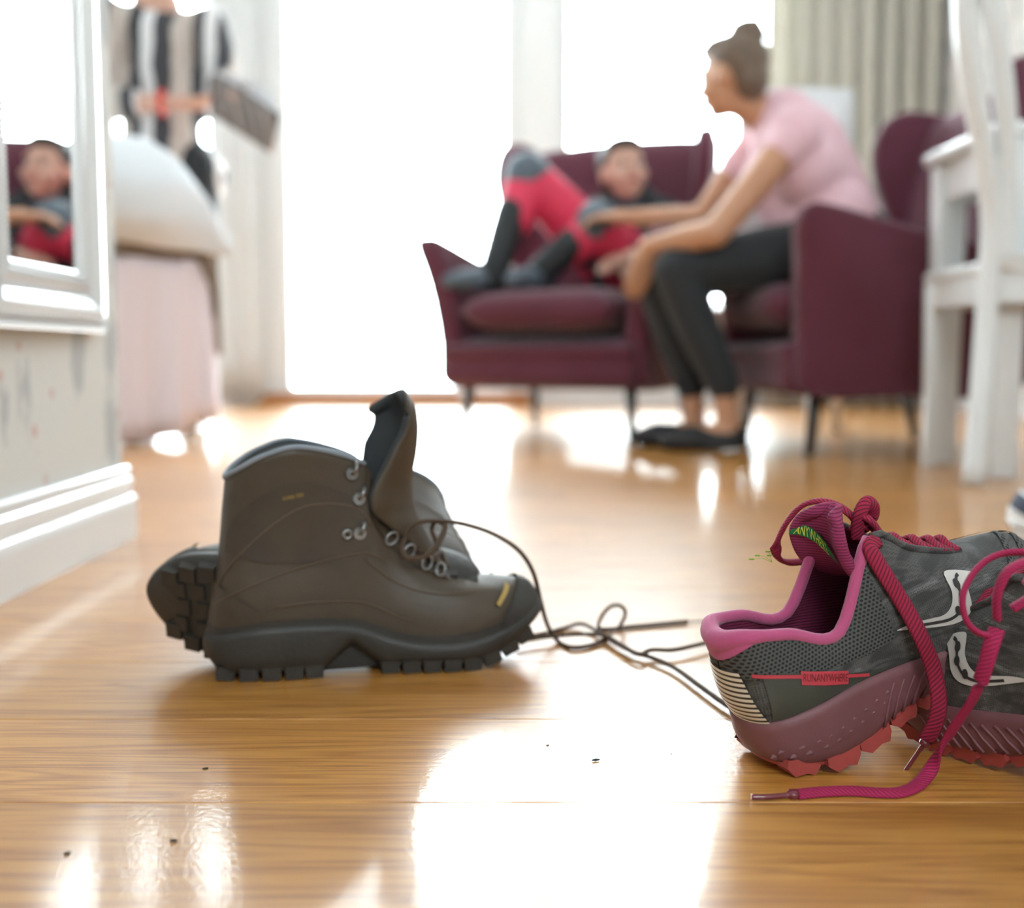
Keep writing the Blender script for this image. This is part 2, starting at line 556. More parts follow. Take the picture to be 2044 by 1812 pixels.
# ---- curtains
def curtain(name, label, x0, x1, y, z0, z1, waves, amp, mat, seed=1, th=.004):
    r = random.Random(seed)
    nx, nz = waves * 10 + 1, 14
    ph = [r.uniform(-.5, .5) for _ in range(waves + 2)]
    am = [amp * r.uniform(.6, 1.2) for _ in range(waves + 2)]
    verts = []
    for i in range(nx):
        t = i / (nx-1)
        w = t * waves
        k = int(min(w, waves-1))
        a = am[k] * (1 - (w-k)) + am[k+1] * (w-k)
        for j in range(nz):
            q = j / (nz-1)
            s = math.sin(2*PI*w + ph[k]*.4 + .25*math.sin(3*q+k))
            verts.append((x0 + (x1-x0)*t - (x0+x1)/2 + .3*a*math.cos(2*PI*w)*(1-q*.4), a*s*(1 - .35*q), (z1-z0)*q))
    e = thing(name, label, 'curtain', ((x0+x1)/2, y, z0))
    o = mesh('cloth', verts, grid_faces(nx, nz), mat, e)
    solid(o, th, 0)
    # heading tape
    tube('heading_tape', [(x0-(x0+x1)/2, 0, z1-z0-.005), (x1-(x0+x1)/2, 0, z1-z0-.005)], .012, mat, e, 8, .6)
    return e
curtain('curtain', 'cream pleated curtain at the right of the big window', 1.31, 2.21, WALL_Y - .14, .015, 2.98, 8, .048, MAT['curtain'], 4)
curtain('curtain', 'pale smooth curtain between the bedroom window and balcony door', -1.56, -1.335, WALL_Y - .10, .03, 2.98, 3, .016, MAT['sheer'], 9)
rod = thing('curtain_rod', 'white curtain rod above the windows', 'curtain rod', (0, WALL_Y - .12, 3.0))
tube('rod', [(-2.9, 0, 0), (2.2, 0, 0)], .011, MAT['white_paint'], rod)

# ---- mirror on the partition: frame of moulded lengths, glass
def mirror():
    ya, yb, za, zb = 1.248, 1.636, .309, 1.52     # outer
    W = .080
    e = thing('wall_mirror', 'narrow wall mirror in a moulded silvery white frame', 'mirror', (PX + .004, (ya+yb)/2, za), .0145)
    yc = (ya+yb)/2
    # profile across the frame from outer edge (0) to the inner edge (W): (distance, height off the wall)
    pr = [(0, 0), (0, .013), (.003, .016), (.009, .0165), (.012, .013), (.014, .013), (.020, .0225), (.030, .024), (.034, .020),
          (.046, .013), (.056, .0125), (.060, .0150), (.067, .0155), (.071, .012), (.074, .012), (.077, .0095), (.080, .0085), (.080, .002)]
    cs = [(ya, za, 1, 1), (yb, za, -1, 1), (yb, zb, -1, -1), (ya, zb, 1, -1)]
    n = len(pr)
    for k, nm in enumerate(('bottom', 'side', 'top', 'side')):
        verts = []
        for c in (cs[k], cs[(k+1) % 4]):
            for d, h in pr:
                verts.append((h, c[0] + c[2]*d - yc, c[1] + c[3]*d - za))
        faces = [(i, i+1, n+i+1, n+i) for i in range(n-1)]
        mesh('frame_%s' % ('rail' if k % 2 == 0 else 'stile'), verts, faces, MAT['silver_white'], e, False)
    # beading round the sight edge, one strip
    bm = bmesh.new()
    stepb = .0062
    def beads(p, q):
        L = (q-p).length; m = int(L/stepb)
        for i in range(m):
            c = p + (q-p)*((i+.5)/m)
            r = bmesh.ops.create_icosphere(bm, subdivisions=1, radius=.0026, matrix=Matrix.Translation(c))
    q = [V(.0130, c[0]+c[2]*.0725-yc, c[1]+c[3]*.0725-za) for c in cs]
    for k in range(4): beads(q[k], q[(k+1) % 4])
    q = [V(.0165, c[0]+c[2]*.0045-yc, c[1]+c[3]*.0045-za) for c in cs]
    for k in range(4): beads(q[k], q[(k+1) % 4])
    bo = bm_obj('beading', bm, MAT['silver_white'], e, True); bo['kind'] = 'stuff'
    box('mirror_glass', .0035, .0072, ya+W-.004-yc, yb-W+.004-yc, W-.004, zb-za-W+.004, MAT['mirror'], e, 0)
    box('backing', .0, .0032, ya+.01-yc, yb-.01-yc, .01, zb-za-.01, MAT['oak_sill'], e, 0)
mirror()
# ------------------------------------------------------------------ wing armchairs
def bevel_mod(o, w, seg=3, ang=35):
    m = o.modifiers.new('soft_edges', 'BEVEL'); m.width = w; m.segments = seg; m.limit_method = 'ANGLE'; m.angle_limit = math.radians(ang)
    o.data.polygons.foreach_set('use_smooth', [True]*len(o.data.polygons))
    return o

def slab(name, poly, x0, x1, mat, parent, bev, warp=None):
    """side-profile slab: dense polygon (y,z), thickness along x, optional warp(v)"""
    bm = bmesh.new()
    prism(bm, poly, 'x', x0, x1)
    if warp:
        for v in bm.verts: v.co = warp(v.co)
    o = bm_obj(name, bm, mat, parent)
    return bevel_mod(o, bev)

def wing_chair(label, loc, rotz, k=1.05):
    e = thing('wing_armchair', label, 'armchair', loc, rotz, 'burgundy wing armchairs')
    mt = MAT['burgundy']
    def sc(p): return [(a*k, b*k) for a, b in p]
    # seat base
    pb = catmull([(-.335, .30), (-.345, .25), (-.325, .165), (.0, .160), (.27, .165), (.30, .30), (.0, .345)], 3, True)
    slab('seat_base', sc(pb), -.325*k, .325*k, mt, e, .012*k)
    # cushion
    nx, ny = 15, 22
    prof = catmull([(.30, .40), (.30, .345), (0, .335), (-.30, .345), (-.365, .375), (-.375, .415), (-.345, .452), (-.25, .470), (-.05, .480), (.2, .472), (.29, .45)], 4, True)
    m = len(prof); verts = []
    for i in range(nx):
        t = -1 + 2*i/(nx-1)
        edge = (1 - abs(t)**8)
        xx = .262*k*t
        for (y, z) in prof:
            cz = .408
            verts.append((xx, y*k*(.93+.07*edge), (cz + (z-cz)*(.35+.65*edge) + .008*(1-t*t)*(1 if z > cz else 0))*k))
    faces = [(i*m+j, i*m+(j+1) % m, (i+1)*m+(j+1) % m, (i+1)*m+j) for i in range(nx-1) for j in range(m)]
    faces += [tuple(reversed(range(m))), tuple((nx-1)*m+j for j in range(m))]
    mesh('seat_cushion', verts, faces, mt, e)
    # backrest: reclined, crowned top, slightly concave across
    pb = [(.215, .36), (.25, .52), (.30, .75), (.345, .93), (.375, 1.00), (.42, 1.025), (.455, 1.0), (.43, .86), (.385, .60), (.345, .36), (.31, .18), (.22, .18)]
    pb = catmull(pb, 3, True); m = len(pb); nx = 17; verts = []
    for i in range(nx):
        t = -1 + 2*i/(nx-1)
        xx = .335*k*t
        for (y, z) in pb:
            zz = z + (.022*(1-t*t) if z > .9 else 0)
            yy = y + (.035*(t*t) * -1 if y < .5 * (z-.36) + .33 else 0)*max(0, min(1, (z-.4)/.3))
            verts.append((xx, yy*k, zz*k))
    faces = [(i*m+j, i*m+(j+1) % m, (i+1)*m+(j+1) % m, (i+1)*m+j) for i in range(nx-1) for j in range(m)]
    faces += [tuple(reversed(range(m))), tuple((nx-1)*m+j for j in range(m))]
    bevel_mod(mesh('backrest', verts, faces, mt, e), .015)
    for s in (-1, 1):
        # arm: tall rounded front, top dropping to the back
        pa = catmull([(-.300, .165), (-.325, .30), (-.340, .50), (-.355, .600), (-.335, .648), (-.28, .652), (-.10, .610), (.12, .565), (.30, .545), (.345, .50), (.33, .34), (.29, .165), (0, .160)], 3, True)
        def warp(v, s=s):
            z = v.z / k
            fl = .018 + .085 * max(0, (z-.25)/.40)**1.8
            fr = 1.0 if v.y < 0 else max(.55, 1 - v.y*1.2)
            return Vector((v.x + s*fl*fr*k, v.y, v.z))
        x0, x1 = (.262*k, .345*k) if s > 0 else (-.345*k, -.262*k)
        slab('armrest', sc(pa), x0, x1, mt, e, .028*k, warp)
        # wing
        pw = catmull([(.27, .50), (.240, .60), (.205, .72), (.172, .84), (.168, .94), (.200, 1.015), (.255, 1.045), (.30, 1.045), (.385, 1.03), (.43, .99), (.40, .80), (.36, .62), (.33, .50)], 3, True)
        def warpw(v, s=s):
            z = v.z / k
            return Vector((v.x + s*k*(.02 + .05*max(0, min(1, (z-.5)/.4)) * max(0, (.42*k - v.y)/.3)), v.y, v.z))
        x0, x1 = (.285*k, .345*k) if s > 0 else (-.345*k, -.285*k)
        slab('wing', sc(pw), x0, x1, mt, e, .024*k, warpw)
        for yy in (-.25, .25):
            spl = -.02 if yy < 0 else .05
            tube('leg', [(s*.285*k, yy*k, .185*k), (s*.290*k, (yy+spl*.5)*k, .09*k), (s*.297*k, (yy+spl)*k, 0)], [.021, .018, .013], MAT['dark_leg'], e, 10)
    return e

CHL = wing_chair('burgundy wing armchair with the reclining person, nearer the balcony door', (.232, 4.075, 0), math.radians(-26), 1.03)
CHR = wing_chair('burgundy wing armchair with the seated woman, seen from its side', (1.060, 3.475, 0), math.radians(-84.5), 1.02)

# ------------------------------------------------------------------ white desk and chairs at the right
def bar(bm, p, q, w, d):
    """square bar between two points, slight taper allowed: w,d may be (start,end)"""
    p, q = Vector(p), Vector(q)
    w = w if isinstance(w, tuple) else (w, w); d = d if isinstance(d, tuple) else (d, d)
    a = [bm.verts.new((p.x + sx*w[0]/2, p.y + sy*d[0]/2, p.z)) for sx, sy in ((-1, -1), (1, -1), (1, 1), (-1, 1))]
    b = [bm.verts.new((q.x + sx*w[1]/2, q.y + sy*d[1]/2, q.z)) for sx, sy in ((-1, -1), (1, -1), (1, 1), (-1, 1))]
    bm.faces.new(a); bm.faces.new(list(reversed(b)))
    for i in range(4): bm.faces.new((a[i], b[i], b[(i+1) % 4], a[(i+1) % 4]))

def bar_obj(name, p, q, w, d, mat, parent, bev=.004):
    bm = bmesh.new(); bar(bm, p, q, w, d)
    return bevel_mod(bm_obj(name, bm, mat, parent), bev, 2)

WP = MAT['white_paint']
desk = thing('desk', 'white painted desk with tapered square legs beside the armchair', 'desk', (1.05, 2.55, 0))
bevel_mod(box('desk_top', 0, .95, 0, .46, .752, .785, WP, desk, 0), .014, 3)
for (x0, x1, y0, y1) in ((.05, .92, .035, .055), (.05, .92, .405, .425), (.035, .055, .05, .41), (.895, .915, .05, .41)):
    box('apron', x0, x1, y0, y1, .66, .752, WP, desk, .003)
for x in (.055, .895):
    for y in (.05, .41):
        bar_obj('leg', (x, y, 0), (x, y, .752), (.056, .072), (.056, .072), WP, desk)

dc = thing('dining_chair', 'white wooden slat-back chair pushed up to the desk', 'chair', (1.20, 2.60, 0))
def dcl(u, v, Y):
    p = at(u, v, Y); return Vector((p.x - 1.20, p.y - 2.60, max(0, p.z)))
postL = [(1943, 962), (1957, 800), (1966, 680), (1974, 560), (1980, 440), (1966, 310), (1946, 200), (1930, 90), (1926, 0), (1930, -60)]
Ys = [2.45, 2.47, 2.485, 2.49, 2.485, 2.46, 2.435, 2.41, 2.395, 2.385]
PL = [dcl(u, v, y) for (u, v), y in zip(postL, Ys)]
PL[0].z = 0
PR = [Vector((-p.x + 2*.005 + .006, p.y, p.z)) for p in PL]
mid = .005
for P in (PL, PR):
    tube('back_post', catmull(P, 5), .0235, WP, dc, 10)
def at_z(P, z):
    for a, b in zip(P, P[1:]):
        if a.z <= z <= b.z:
            t = (z-a.z)/(b.z-a.z); return a + (b-a)*t
    return P[-1]
# top rail and lower rail
a, b = PL[-1], PR[-1]
tube('top_rail', catmull([a, a*.7+b*.3+V(0, -.012, .035), (a+b)/2+V(0, -.016, .045), a*.3+b*.7+V(0, -.012, .035), b], 5), .026, WP, dc, 10)
a, b = at_z(PL, .485), at_z(PR, .485)
tube('lower_rail', [a, b], .018, WP, dc, 8)
# curved slats
sl1 = [(1968, -40), (1985, 40), (1998, 130), (2007, 220), (2011, 320), (2009, 430), (2004, 540)]
ys1 = [2.39, 2.40, 2.42, 2.44, 2.465, 2.48, 2.485]
S1 = [dcl(u, v, y) for (u, v), y in zip(sl1, ys1)]
for dx, flip in ((0, 1), (.10, 1), (.10, -1), (0, -1)):
    Q = [Vector(((p.x + dx) if flip > 0 else 2*mid+.006-(p.x + dx), p.y, p.z)) for p in S1]
    tube('slat', catmull(Q, 5), .0245, WP, dc, 10, .5, up=(0, 1, 0))
bevel_mod(box('seat', PL[4].x-.008, PR[4].x+.008, -.125, .27, .452, .478, WP, dc, 0), .010, 3)
for y0 in (-.115, .235):
    box('seat_rail', PL[4].x+.01, PR[4].x-.01, y0, y0+.024, .388, .452, WP, dc, .003)
for x0 in (PL[4].x, PR[4].x-.024):
    box('seat_rail', x0, x0+.024, -.10, .245, .388, .452, WP, dc, .003)
for x0 in (PL[4].x+.012, PR[4].x-.012):
    bar_obj('leg', (x0, .245, 0), (x0, .245, .452), (.028, .038), (.028, .038), WP, dc)

hc = thing('dining_chair', 'white high-backed chair standing behind the seated woman', 'chair', (.965, 4.20, 0))
for x in (-.175, .175):
    tube('leg', [(x, -.16, 0), (x, -.14, .45), (x, -.17, .80), (x, -.20, 1.16)], .021, WP, hc, 8)
    bar_obj('leg', (x, .19, 0), (x, .19, .44), (.03, .04), (.03, .04), WP, hc)
bevel_mod(box('seat', -.20, .20, -.17, .23, .44, .475, WP, hc, 0), .012)
bk = catmull([(-.178, -.15, .62), (-.178, -.175, .85), (-.178, -.20, 1.165)], 6)
vv = []
for i in range(9):
    t = -1 + i/4
    for p in bk: vv.append((.18*t, p[1] - .02*(t*t), p[2] + (.012*(1-t*t) if p[2] > 1.1 else 0)))
o = mesh('backrest', vv, grid_faces(9, len(bk)), WP, hc); solid(o, .022, 0)

# ------------------------------------------------------------------ bed in the corner behind the partition
bed = thing('bed', 'bed with a rumpled white duvet and a hanging pale pink skirt', 'bed', (-.979, 3.74, 0), math.radians(46.2))
BLN, BWD = 1.9, .88
box('bed_frame', -BLN, -.02, .03, BWD-.03, .24, .34, MAT['white_paint'], bed, .01)
bevel_mod(box('mattress', -BLN, -.015, .02, BWD-.02, .34, .585, MAT['white_fabric'], bed, 0), .05)
for x in (-.30, -BLN+.12):
    for y in (.07, BWD-.07):
        l = tube('leg', [(x, y, .25), (x, y, .045)], .020, MAT['chrome'], bed, 10)
        v, f, uv = sweep_geo([(x, y-.014, .024), (x, y+.014, .024)], .024, 14)
        mesh('caster', v, f, MAT['grey_iron'], bed)
def skirt(name, pts, z0f, z1, mat, seed, amp):
    r = random.Random(seed)
    P = catmull([(x, y) for x, y in pts], 14); n = len(P); nz = 9
    verts = []
    ph = r.uniform(0, 6)
    for i, (x, y) in enumerate(P):
        a, b = P[max(0, i-1)], P[min(n-1, i+1)]
        d = Vector((b[0]-a[0], b[1]-a[1])).normalized(); nn = Vector((d.y, -d.x))
        w = math.sin(i*.62+ph) + .6*math.sin(i*1.13+2*ph)
        for j in range(nz):
            q = j/(nz-1); am = amp*(1-q)**.8
            verts.append((x + nn.x*am*w, y + nn.y*am*w, z0f(i/(n-1))*(1-q) + z1*q))
    o = mesh(name, verts, grid_faces(n, nz), mat, bed); solid(o, .003, 0)
    return o
skirt('bed_skirt', [(-BLN, .0), (-1.4, -.015), (-.9, -.01), (-.5, -.018), (-.2, -.012), (-.02, -.006), (.012, .03), (.015, .3), (.015, BWD)],
      lambda t: .012 + .055*max(0, min(1, (t-.50)/.14)), .60, MAT['pink_fabric'], 3, .022)
# blanket edge showing under the duvet
skirt('blanket', [(-.75, -.022), (-.4, -.026), (-.12, -.026), (.03, .0), (.04, .08), (.04, .4), (.04, BWD)], lambda t: .575 - .30*max(0, min(1, (t-.40)/.14)), .66, MAT['brown_fabric'], 5, .01)
# duvet
def duvet():
    nu, nv = 46, 26
    r = random.Random(11)
    verts = []
    for i in range(nu):
        t = i/(nu-1); x = -BLN + (BLN+.035)*t
        endk = min(1, (1-t)/.10)
        endf = math.sin(endk*PI/2)**.7 if endk < 1 else 1
        for j in range(nv):
            s = j/(nv-1)
            # cross profile from near hem to far hem
            pts = [(-.045, .60), (-.080, .70), (-.070, .83), (.0, .935), (.13, .985), (.40, .985), (.70, .93), (.88, .82), (.93, .62)]
            f = s*(len(pts)-1); k = min(int(f), len(pts)-2); g = f-k
            y = pts[k][0]*(1-g)+pts[k+1][0]*g; z = pts[k][1]*(1-g)+pts[k+1][1]*g
            z = .60 + (z-.60)*(.10+.90*endf)*(1.0 + .10*math.sin(t*5+1))
            wr = .010*math.sin(9*t*2+s*7+1.3*math.sin(5*s)) + .008*math.sin(23*t-11*s) + .006*math.sin(41*t+3*s)
            verts.append((x + (.012*math.sin(s*9) if t > .95 else 0), y + wr*.8, z + wr))
    o = mesh('duvet', verts, grid_faces(nu, nv), MAT['white_fabric'], bed); subsurf(o, 1); solid(o, .015, -1)
duvet()
pl = bevel_mod(box('pillow', -BLN+.08, -BLN+.55, .12, BWD-.12, .88, 1.0, MAT['white_fabric'], bed, 0), .055, 4)
# ------------------------------------------------------------------ footwear
def hexdot_material(name, base, dark, s, r=.34):
    m = M(name, base, .8)
    nt, b = nodes(m)
    tc = N(nt, 'ShaderNodeTexCoord'); sp = N(nt, 'ShaderNodeSeparateXYZ')
    nt.links.new(tc.outputs['Object'], sp.inputs[0])
    zz = math_node(nt, 'MULTIPLY', sp.outputs['Z'], s * 1.25); xx = math_node(nt, 'MULTIPLY', sp.outputs['X'], s)
    row = math_node(nt, 'FLOOR', zz)
    xo = math_node(nt, 'ADD', xx, math_node(nt, 'MULTIPLY', math_node(nt, 'FLOORED_MODULO', row, 2.0), .5))
    fx = math_node(nt, 'SUBTRACT', math_node(nt, 'FRACT', xo), .5)
    fz = math_node(nt, 'SUBTRACT', math_node(nt, 'FRACT', zz), .5)
    d = math_node(nt, 'ADD', math_node(nt, 'MULTIPLY', fx, fx), math_node(nt, 'MULTIPLY', fz, fz))
    f = ramp(nt, d, [(r*r*.75, 1.0), (r*r*1.2, 0.0)])
    nt.links.new(mix_col(nt, f, base, dark), b.inputs['Base Color'])
    bp = N(nt, 'ShaderNodeBump', Strength=.6, Distance=.001); bp.invert = True
    nt.links.new(f, bp.inputs['Height']); nt.links.new(bp.outputs[0], b.inputs['Normal'])
    return m

def band_material(name, a, c, freq, axis='Z', duty=.45, rough=.6, slant=0.0, uv=False):
    m = M(name, a, rough)
    nt, b = nodes(m)
    tc = N(nt, 'ShaderNodeTexCoord'); sp = N(nt, 'ShaderNodeSeparateXYZ')
    nt.links.new(tc.outputs['UV' if uv else 'Object'], sp.inputs[0])
    v = math_node(nt, 'MULTIPLY', sp.outputs[axis], freq)
    if slant: v = math_node(nt, 'ADD', v, math_node(nt, 'MULTIPLY', sp.outputs['Y' if axis == 'X' else 'X'], slant))
    f = math_node(nt, 'ABSOLUTE', math_node(nt, 'SUBTRACT', math_node(nt, 'FRACT', v), .5))
    k = ramp(nt, f, [(max(0, duty*.5-.06), 1.0), (duty*.5+.06, 0.0)])
    nt.links.new(mix_col(nt, k, a, c), b.inputs['Base Color'])
    bp = N(nt, 'ShaderNodeBump', Strength=.4, Distance=.0006)
    nt.links.new(k, bp.inputs['Height']); bp.invert = True
    nt.links.new(bp.outputs[0], b.inputs['Normal'])
    return m

def knit_material(name, base, streak, light):
    m = M(name, base, .75)
    nt, b = nodes(m)
    tc = N(nt, 'ShaderNodeTexCoord')
    mp = N(nt, 'ShaderNodeMapping'); mp.inputs['Scale'].default_value = (30, 30, 95); mp.inputs['Rotation'].default_value = (0, -.9, 0)
    nt.links.new(tc.outputs['Object'], mp.inputs[0])
    n1 = N(nt, 'ShaderNodeTexNoise', Scale=1.0, Detail=2.0, Distortion=.8)
    nt.links.new(mp.outputs[0], n1.inputs['Vector'])
    c1 = mix_col(nt, ramp(nt, n1.outputs['Fac'], [(.50, 0.0), (.60, 1.0)]), base, streak)
    c2 = mix_col(nt, ramp(nt, n1.outputs['Fac'], [(.33, 1.0), (.40, 0.0)]), c1, light)
    mp2 = N(nt, 'ShaderNodeMapping'); mp2.inputs['Scale'].default_value = (620, 620, 620)
    nt.links.new(tc.outputs['Object'], mp2.inputs[0])
    vo = N(nt, 'ShaderNodeTexVoronoi', Scale=1.0, Randomness=.25)
    nt.links.new(mp2.outputs[0], vo.inputs['Vector'])
    c3 = mix_col(nt, ramp(nt, vo.outputs['Distance'], [(.25, .75), (.55, 0.0)]), c2, tuple(x*.35 for x in base))
    nt.links.new(c3, b.inputs['Base Color'])
    bp = N(nt, 'ShaderNodeBump', Strength=.5, Distance=.0008)
    nt.links.new(vo.outputs['Distance'], bp.inputs['Height']); nt.links.new(bp.outputs[0], b.inputs['Normal'])
    return m

def lace_material(name, a, c, freq, slant):
    m = band_material(name, a, c, freq, 'X', .4, .85, slant, True)
    return m

SM = {
 'knit': knit_material('grey_knit_mesh', (.085, .083, .078), (.042, .040, .039), (.155, .155, .15)),
 'honey': hexdot_material('honeycomb_mesh', (.075, .075, .071), (.008, .007, .007), 330),
 'collar': M('pink_collar_textile', (.47, .075, .19), .9, sheen=.3, bump=(1500, .5, .0008)),
 'lining': band_material('crimson_ribbed_lining', (.19, .014, .058), (.085, .005, .027), 420, 'Z', .4, .9, 160),
 'tonguefab': band_material('magenta_ribbed_tongue', (.28, .024, .090), (.14, .010, .045), 480, 'Z', .4, .9, 120),
 'insole': M('black_insole', (.010, .010, .010), .6),
 'midsole': M('dusty_rose_foam', (.185, .068, .078), .55, bump=(300, .15, .001), var=(25, (.135, .05, .055), .6)),
 'coral': M('coral_rubber', (.40, .065, .060), .45, bump=(250, .2, .001), var=(60, (.28, .05, .045), .5)),
 'stripe': band_material('reflective_striped_tape', (.72, .66, .56), (.012, .012, .012), 265, 'Z', .42, .4),
 'panel': M('dark_film_panel', (.055, .058, .051), .35, bump=(700, .2, .0006), var=(18, (.032, .055, .030), .5)),
 'redline': M('coral_print', (.50, .045, .065), .5),
 'wording': M('dark_red_print', (.16, .018, .022), .6),
 'logo': M('pale_grey_logo_film', (.60, .57, .53), .4),
 'logo_dark': M('dark_logo_print', (.030, .028, .026), .6),
 'green': M('green_woven_tab', (.010, .16, .045), .8, bump=(1200, .3, .0005)),
 'yellow': M('yellow_green_lettering', (.60, .66, .09), .7),
 'lace': lace_material('crimson_flat_lace', (.35, .010, .050), (.13, .005, .020), 330, 7.0),
 'lace2': lace_material('cerise_flat_lace', (.43, .012, .085), (.20, .006, .04), 330, 7.0),
 'aglet': M('dark_red_aglet', (.16, .02, .03), .25, coat=.5),
 'leather': M('brown_nubuck', (.060, .041, .024), .50, bump=(420, .25, .0012), var=(16, (.044, .031, .019), .8)),
 'leather2': M('brown_nubuck_dark', (.051, .035, .021), .52, bump=(420, .25, .0012), var=(20, (.030, .021, .015), .7)),
 'rubber': M('black_rubber', (.022, .020, .017), .55, bump=(200, .3, .0015), var=(30, (.032, .029, .024), .6)),
 'bootlining': M('dark_grey_lining', (.035, .038, .040), .9, bump=(900, .4, .001)),
 'piping': band_material('grey_blue_stitched_piping', (.26, .29, .33), (.15, .17, .20), 600, 'X', .3, .7),
 'bootlace': lace_material('brown_round_lace', (.050, .026, .014), (.10, .062, .038), 520, 2.0),
 'gold': M('gold_print', (.42, .28, .08), .45, metal=.3),
 'hook': M('gunmetal_hooks', (.26, .26, .26), .34, metal=1.0),
 'thread': M('tan_thread', (.13, .09, .06), .8),
}

class Rails:
    """closed shoe upper lofted through matched rails; rails[v] = list of (x, halfwidth, z) from heel centre to toe centre"""
    def __init__(s, rails, sgn=1, nu=6, nv=4, bow=.003):
        s.n = len(rails[0]); s.sgn = sgn
        L = max(p[0] for r in rails for p in r)
        def pt(p, side):
            return (p[0], sgn*(side*p[1] + bow*math.sin(PI*max(0, min(1, p[0]/L)))), p[2])
        loops = []
        for r in rails:
            right = [pt(p, -1) for p in r]
            left = [pt(p, 1) for p in r[-2:0:-1]]
            loops.append(catmull(right+left, nu, True))
        s.nl = len(loops[0]); s.nu = nu; s.nv = nv
        s.grid = [catmull([lp[i] for lp in loops], nv) for i in range(s.nl)]
        s.m = len(s.grid[0])
        s.verts = [Vector(p) for col in s.grid for p in col]
        f = grid_faces(s.nl, s.m, True)
        # orientation: outward
        k = (2*nu)*s.m + 2
        a, b, c_, d = f[(2*nu)*(s.m-1)+2]
        nrm = (s.verts[b]-s.verts[a]).cross(s.verts[d]-s.verts[a])
        if nrm.y * s.verts[a].y < 0: f = [tuple(reversed(q)) for q in f]
        s.faces = f
        s.bvh = BVHTree.FromPolygons(s.verts, s.faces)
    def P(s, u, v):
        """u in station units round the loop (0 heel, n-1 toe, right side first), v in rail units"""
        i = u*s.nu; j = v*s.nv
        i0 = math.floor(i); fi = i-i0; j0 = max(0, min(s.m-2, math.floor(j))); fj = j-j0
        g = s.grid
        A, B = g[i0 % s.nl], g[(i0+1) % s.nl]
        p = [Vector(x) for x in (A[j0], B[j0], A[j0+1], B[j0+1])]
        return (p[0]*(1-fi)+p[1]*fi)*(1-fj) + (p[2]*(1-fi)+p[3]*fi)*fj
    def Nn(s, u, v):
        a = s.P(u+.06, v)-s.P(u-.06, v); b = s.P(u, min(v+.06, (s.m-1)/s.nv))-s.P(u, max(v-.06, 0))
        n = a.cross(b).normalized()
        c = s.P(u, v); mid = Vector((c.x*.85+.02, 0, .03))
        if n.dot(c-mid) < 0: n = -n
        return n
    def patch(s, name, u0, u1, v0, v1, off, mat, parent, nu=20, nv=8, th=.0):
        """raised overlay following the upper; bounds may be functions of the other coordinate in 0..1"""
        F = lambda x, t: x(t) if callable(x) else x
        V_, = ([],)
        for i in range(nu+1):
            t = i/nu
            for j in range(nv+1):
                q = j/nv
                u = F(u0, q)*(1-t)+F(u1, q)*t
                v = F(v0, t)*(1-q)+F(v1, t)*q
                V_.append(s.P(u, v) + s.Nn(u, v)*off)
        o = mesh(name, V_, grid_faces(nu+1, nv+1), mat, parent)
        if th: solid(o, th, 0)
        return o
    def side(s, x, z, side, off):
        """point on the upper seen square on from the side (-1 right, +1 left of the shoe)"""
        d = side*s.sgn
        h = s.bvh.ray_cast(Vector((x, d*.25, z)), Vector((0, -d, 0)))
        if h[0] is None:
            q = s.bvh.find_nearest(Vector((x, d*.045, z)))
            return q[0] + Vector((0, d*off, 0))
        n = h[1] if h[1].y*d > 0 else -h[1]
        return h[0] + n*off
    def strip(s, name, A, B, side, off, mat, parent, nsub=5, ndense=4):
        """decal between two (x,z) curves"""
        A = catmull(A, ndense); B = catmull(B, ndense)
        vs_ = []
        for a, b in zip(A, B):
            for j in range(nsub+1):
                t = j/nsub
                vs_.append(s.side(a[0]*(1-t)+b[0]*t, a[1]*(1-t)+b[1]*t, side, off))
        return mesh(name, vs_, grid_faces(len(A), nsub+1), mat, parent)

def text_mesh(body, size):
    cu = bpy.data.curves.new('lettering', 'FONT'); cu.body = body; cu.size = size; cu.resolution_u = 2
    cu.align_x = 'CENTER'; cu.align_y = 'CENTER'
    o = bpy.data.objects.new('lettering_tmp', cu); C.objects.link(o)
    dg = bpy.context.evaluated_depsgraph_get()
    me = bpy.data.meshes.new_from_object(o.evaluated_get(dg))
    bpy.data.objects.remove(o)
    vs_ = [v.co.copy() for v in me.vertices]; fs = [tuple(p.vertices) for p in me.polygons]
    bpy.data.meshes.remove(me)
    return vs_, fs

def sole_loop(base, sgn, nu=6, bow=.003):
    L = max(p[0] for p in base)
    def pt(p, side): return (p[0], sgn*(side*p[1] + bow*math.sin(PI*max(0, min(1, p[0]/L)))), p[2])
    return catmull([pt(p, -1) for p in base] + [pt(p, 1) for p in base[-2:0:-1]], nu, True)

def offset_loop(loop, d):
    n = len(loop); out = []
    for i in range(n):
        a, b = loop[i-1], loop[(i+1) % n]
        t = Vector((b[0]-a[0], b[1]-a[1])).normalized()
        nn = Vector((t.y, -t.x))
        c = Vector((loop[i][0]-.13, loop[i][1]*4))
        if nn.dot(c) < 0: nn = -nn
        out.append((loop[i][0]+nn.x*d, loop[i][1]+nn.y*d, loop[i][2]))
    return out

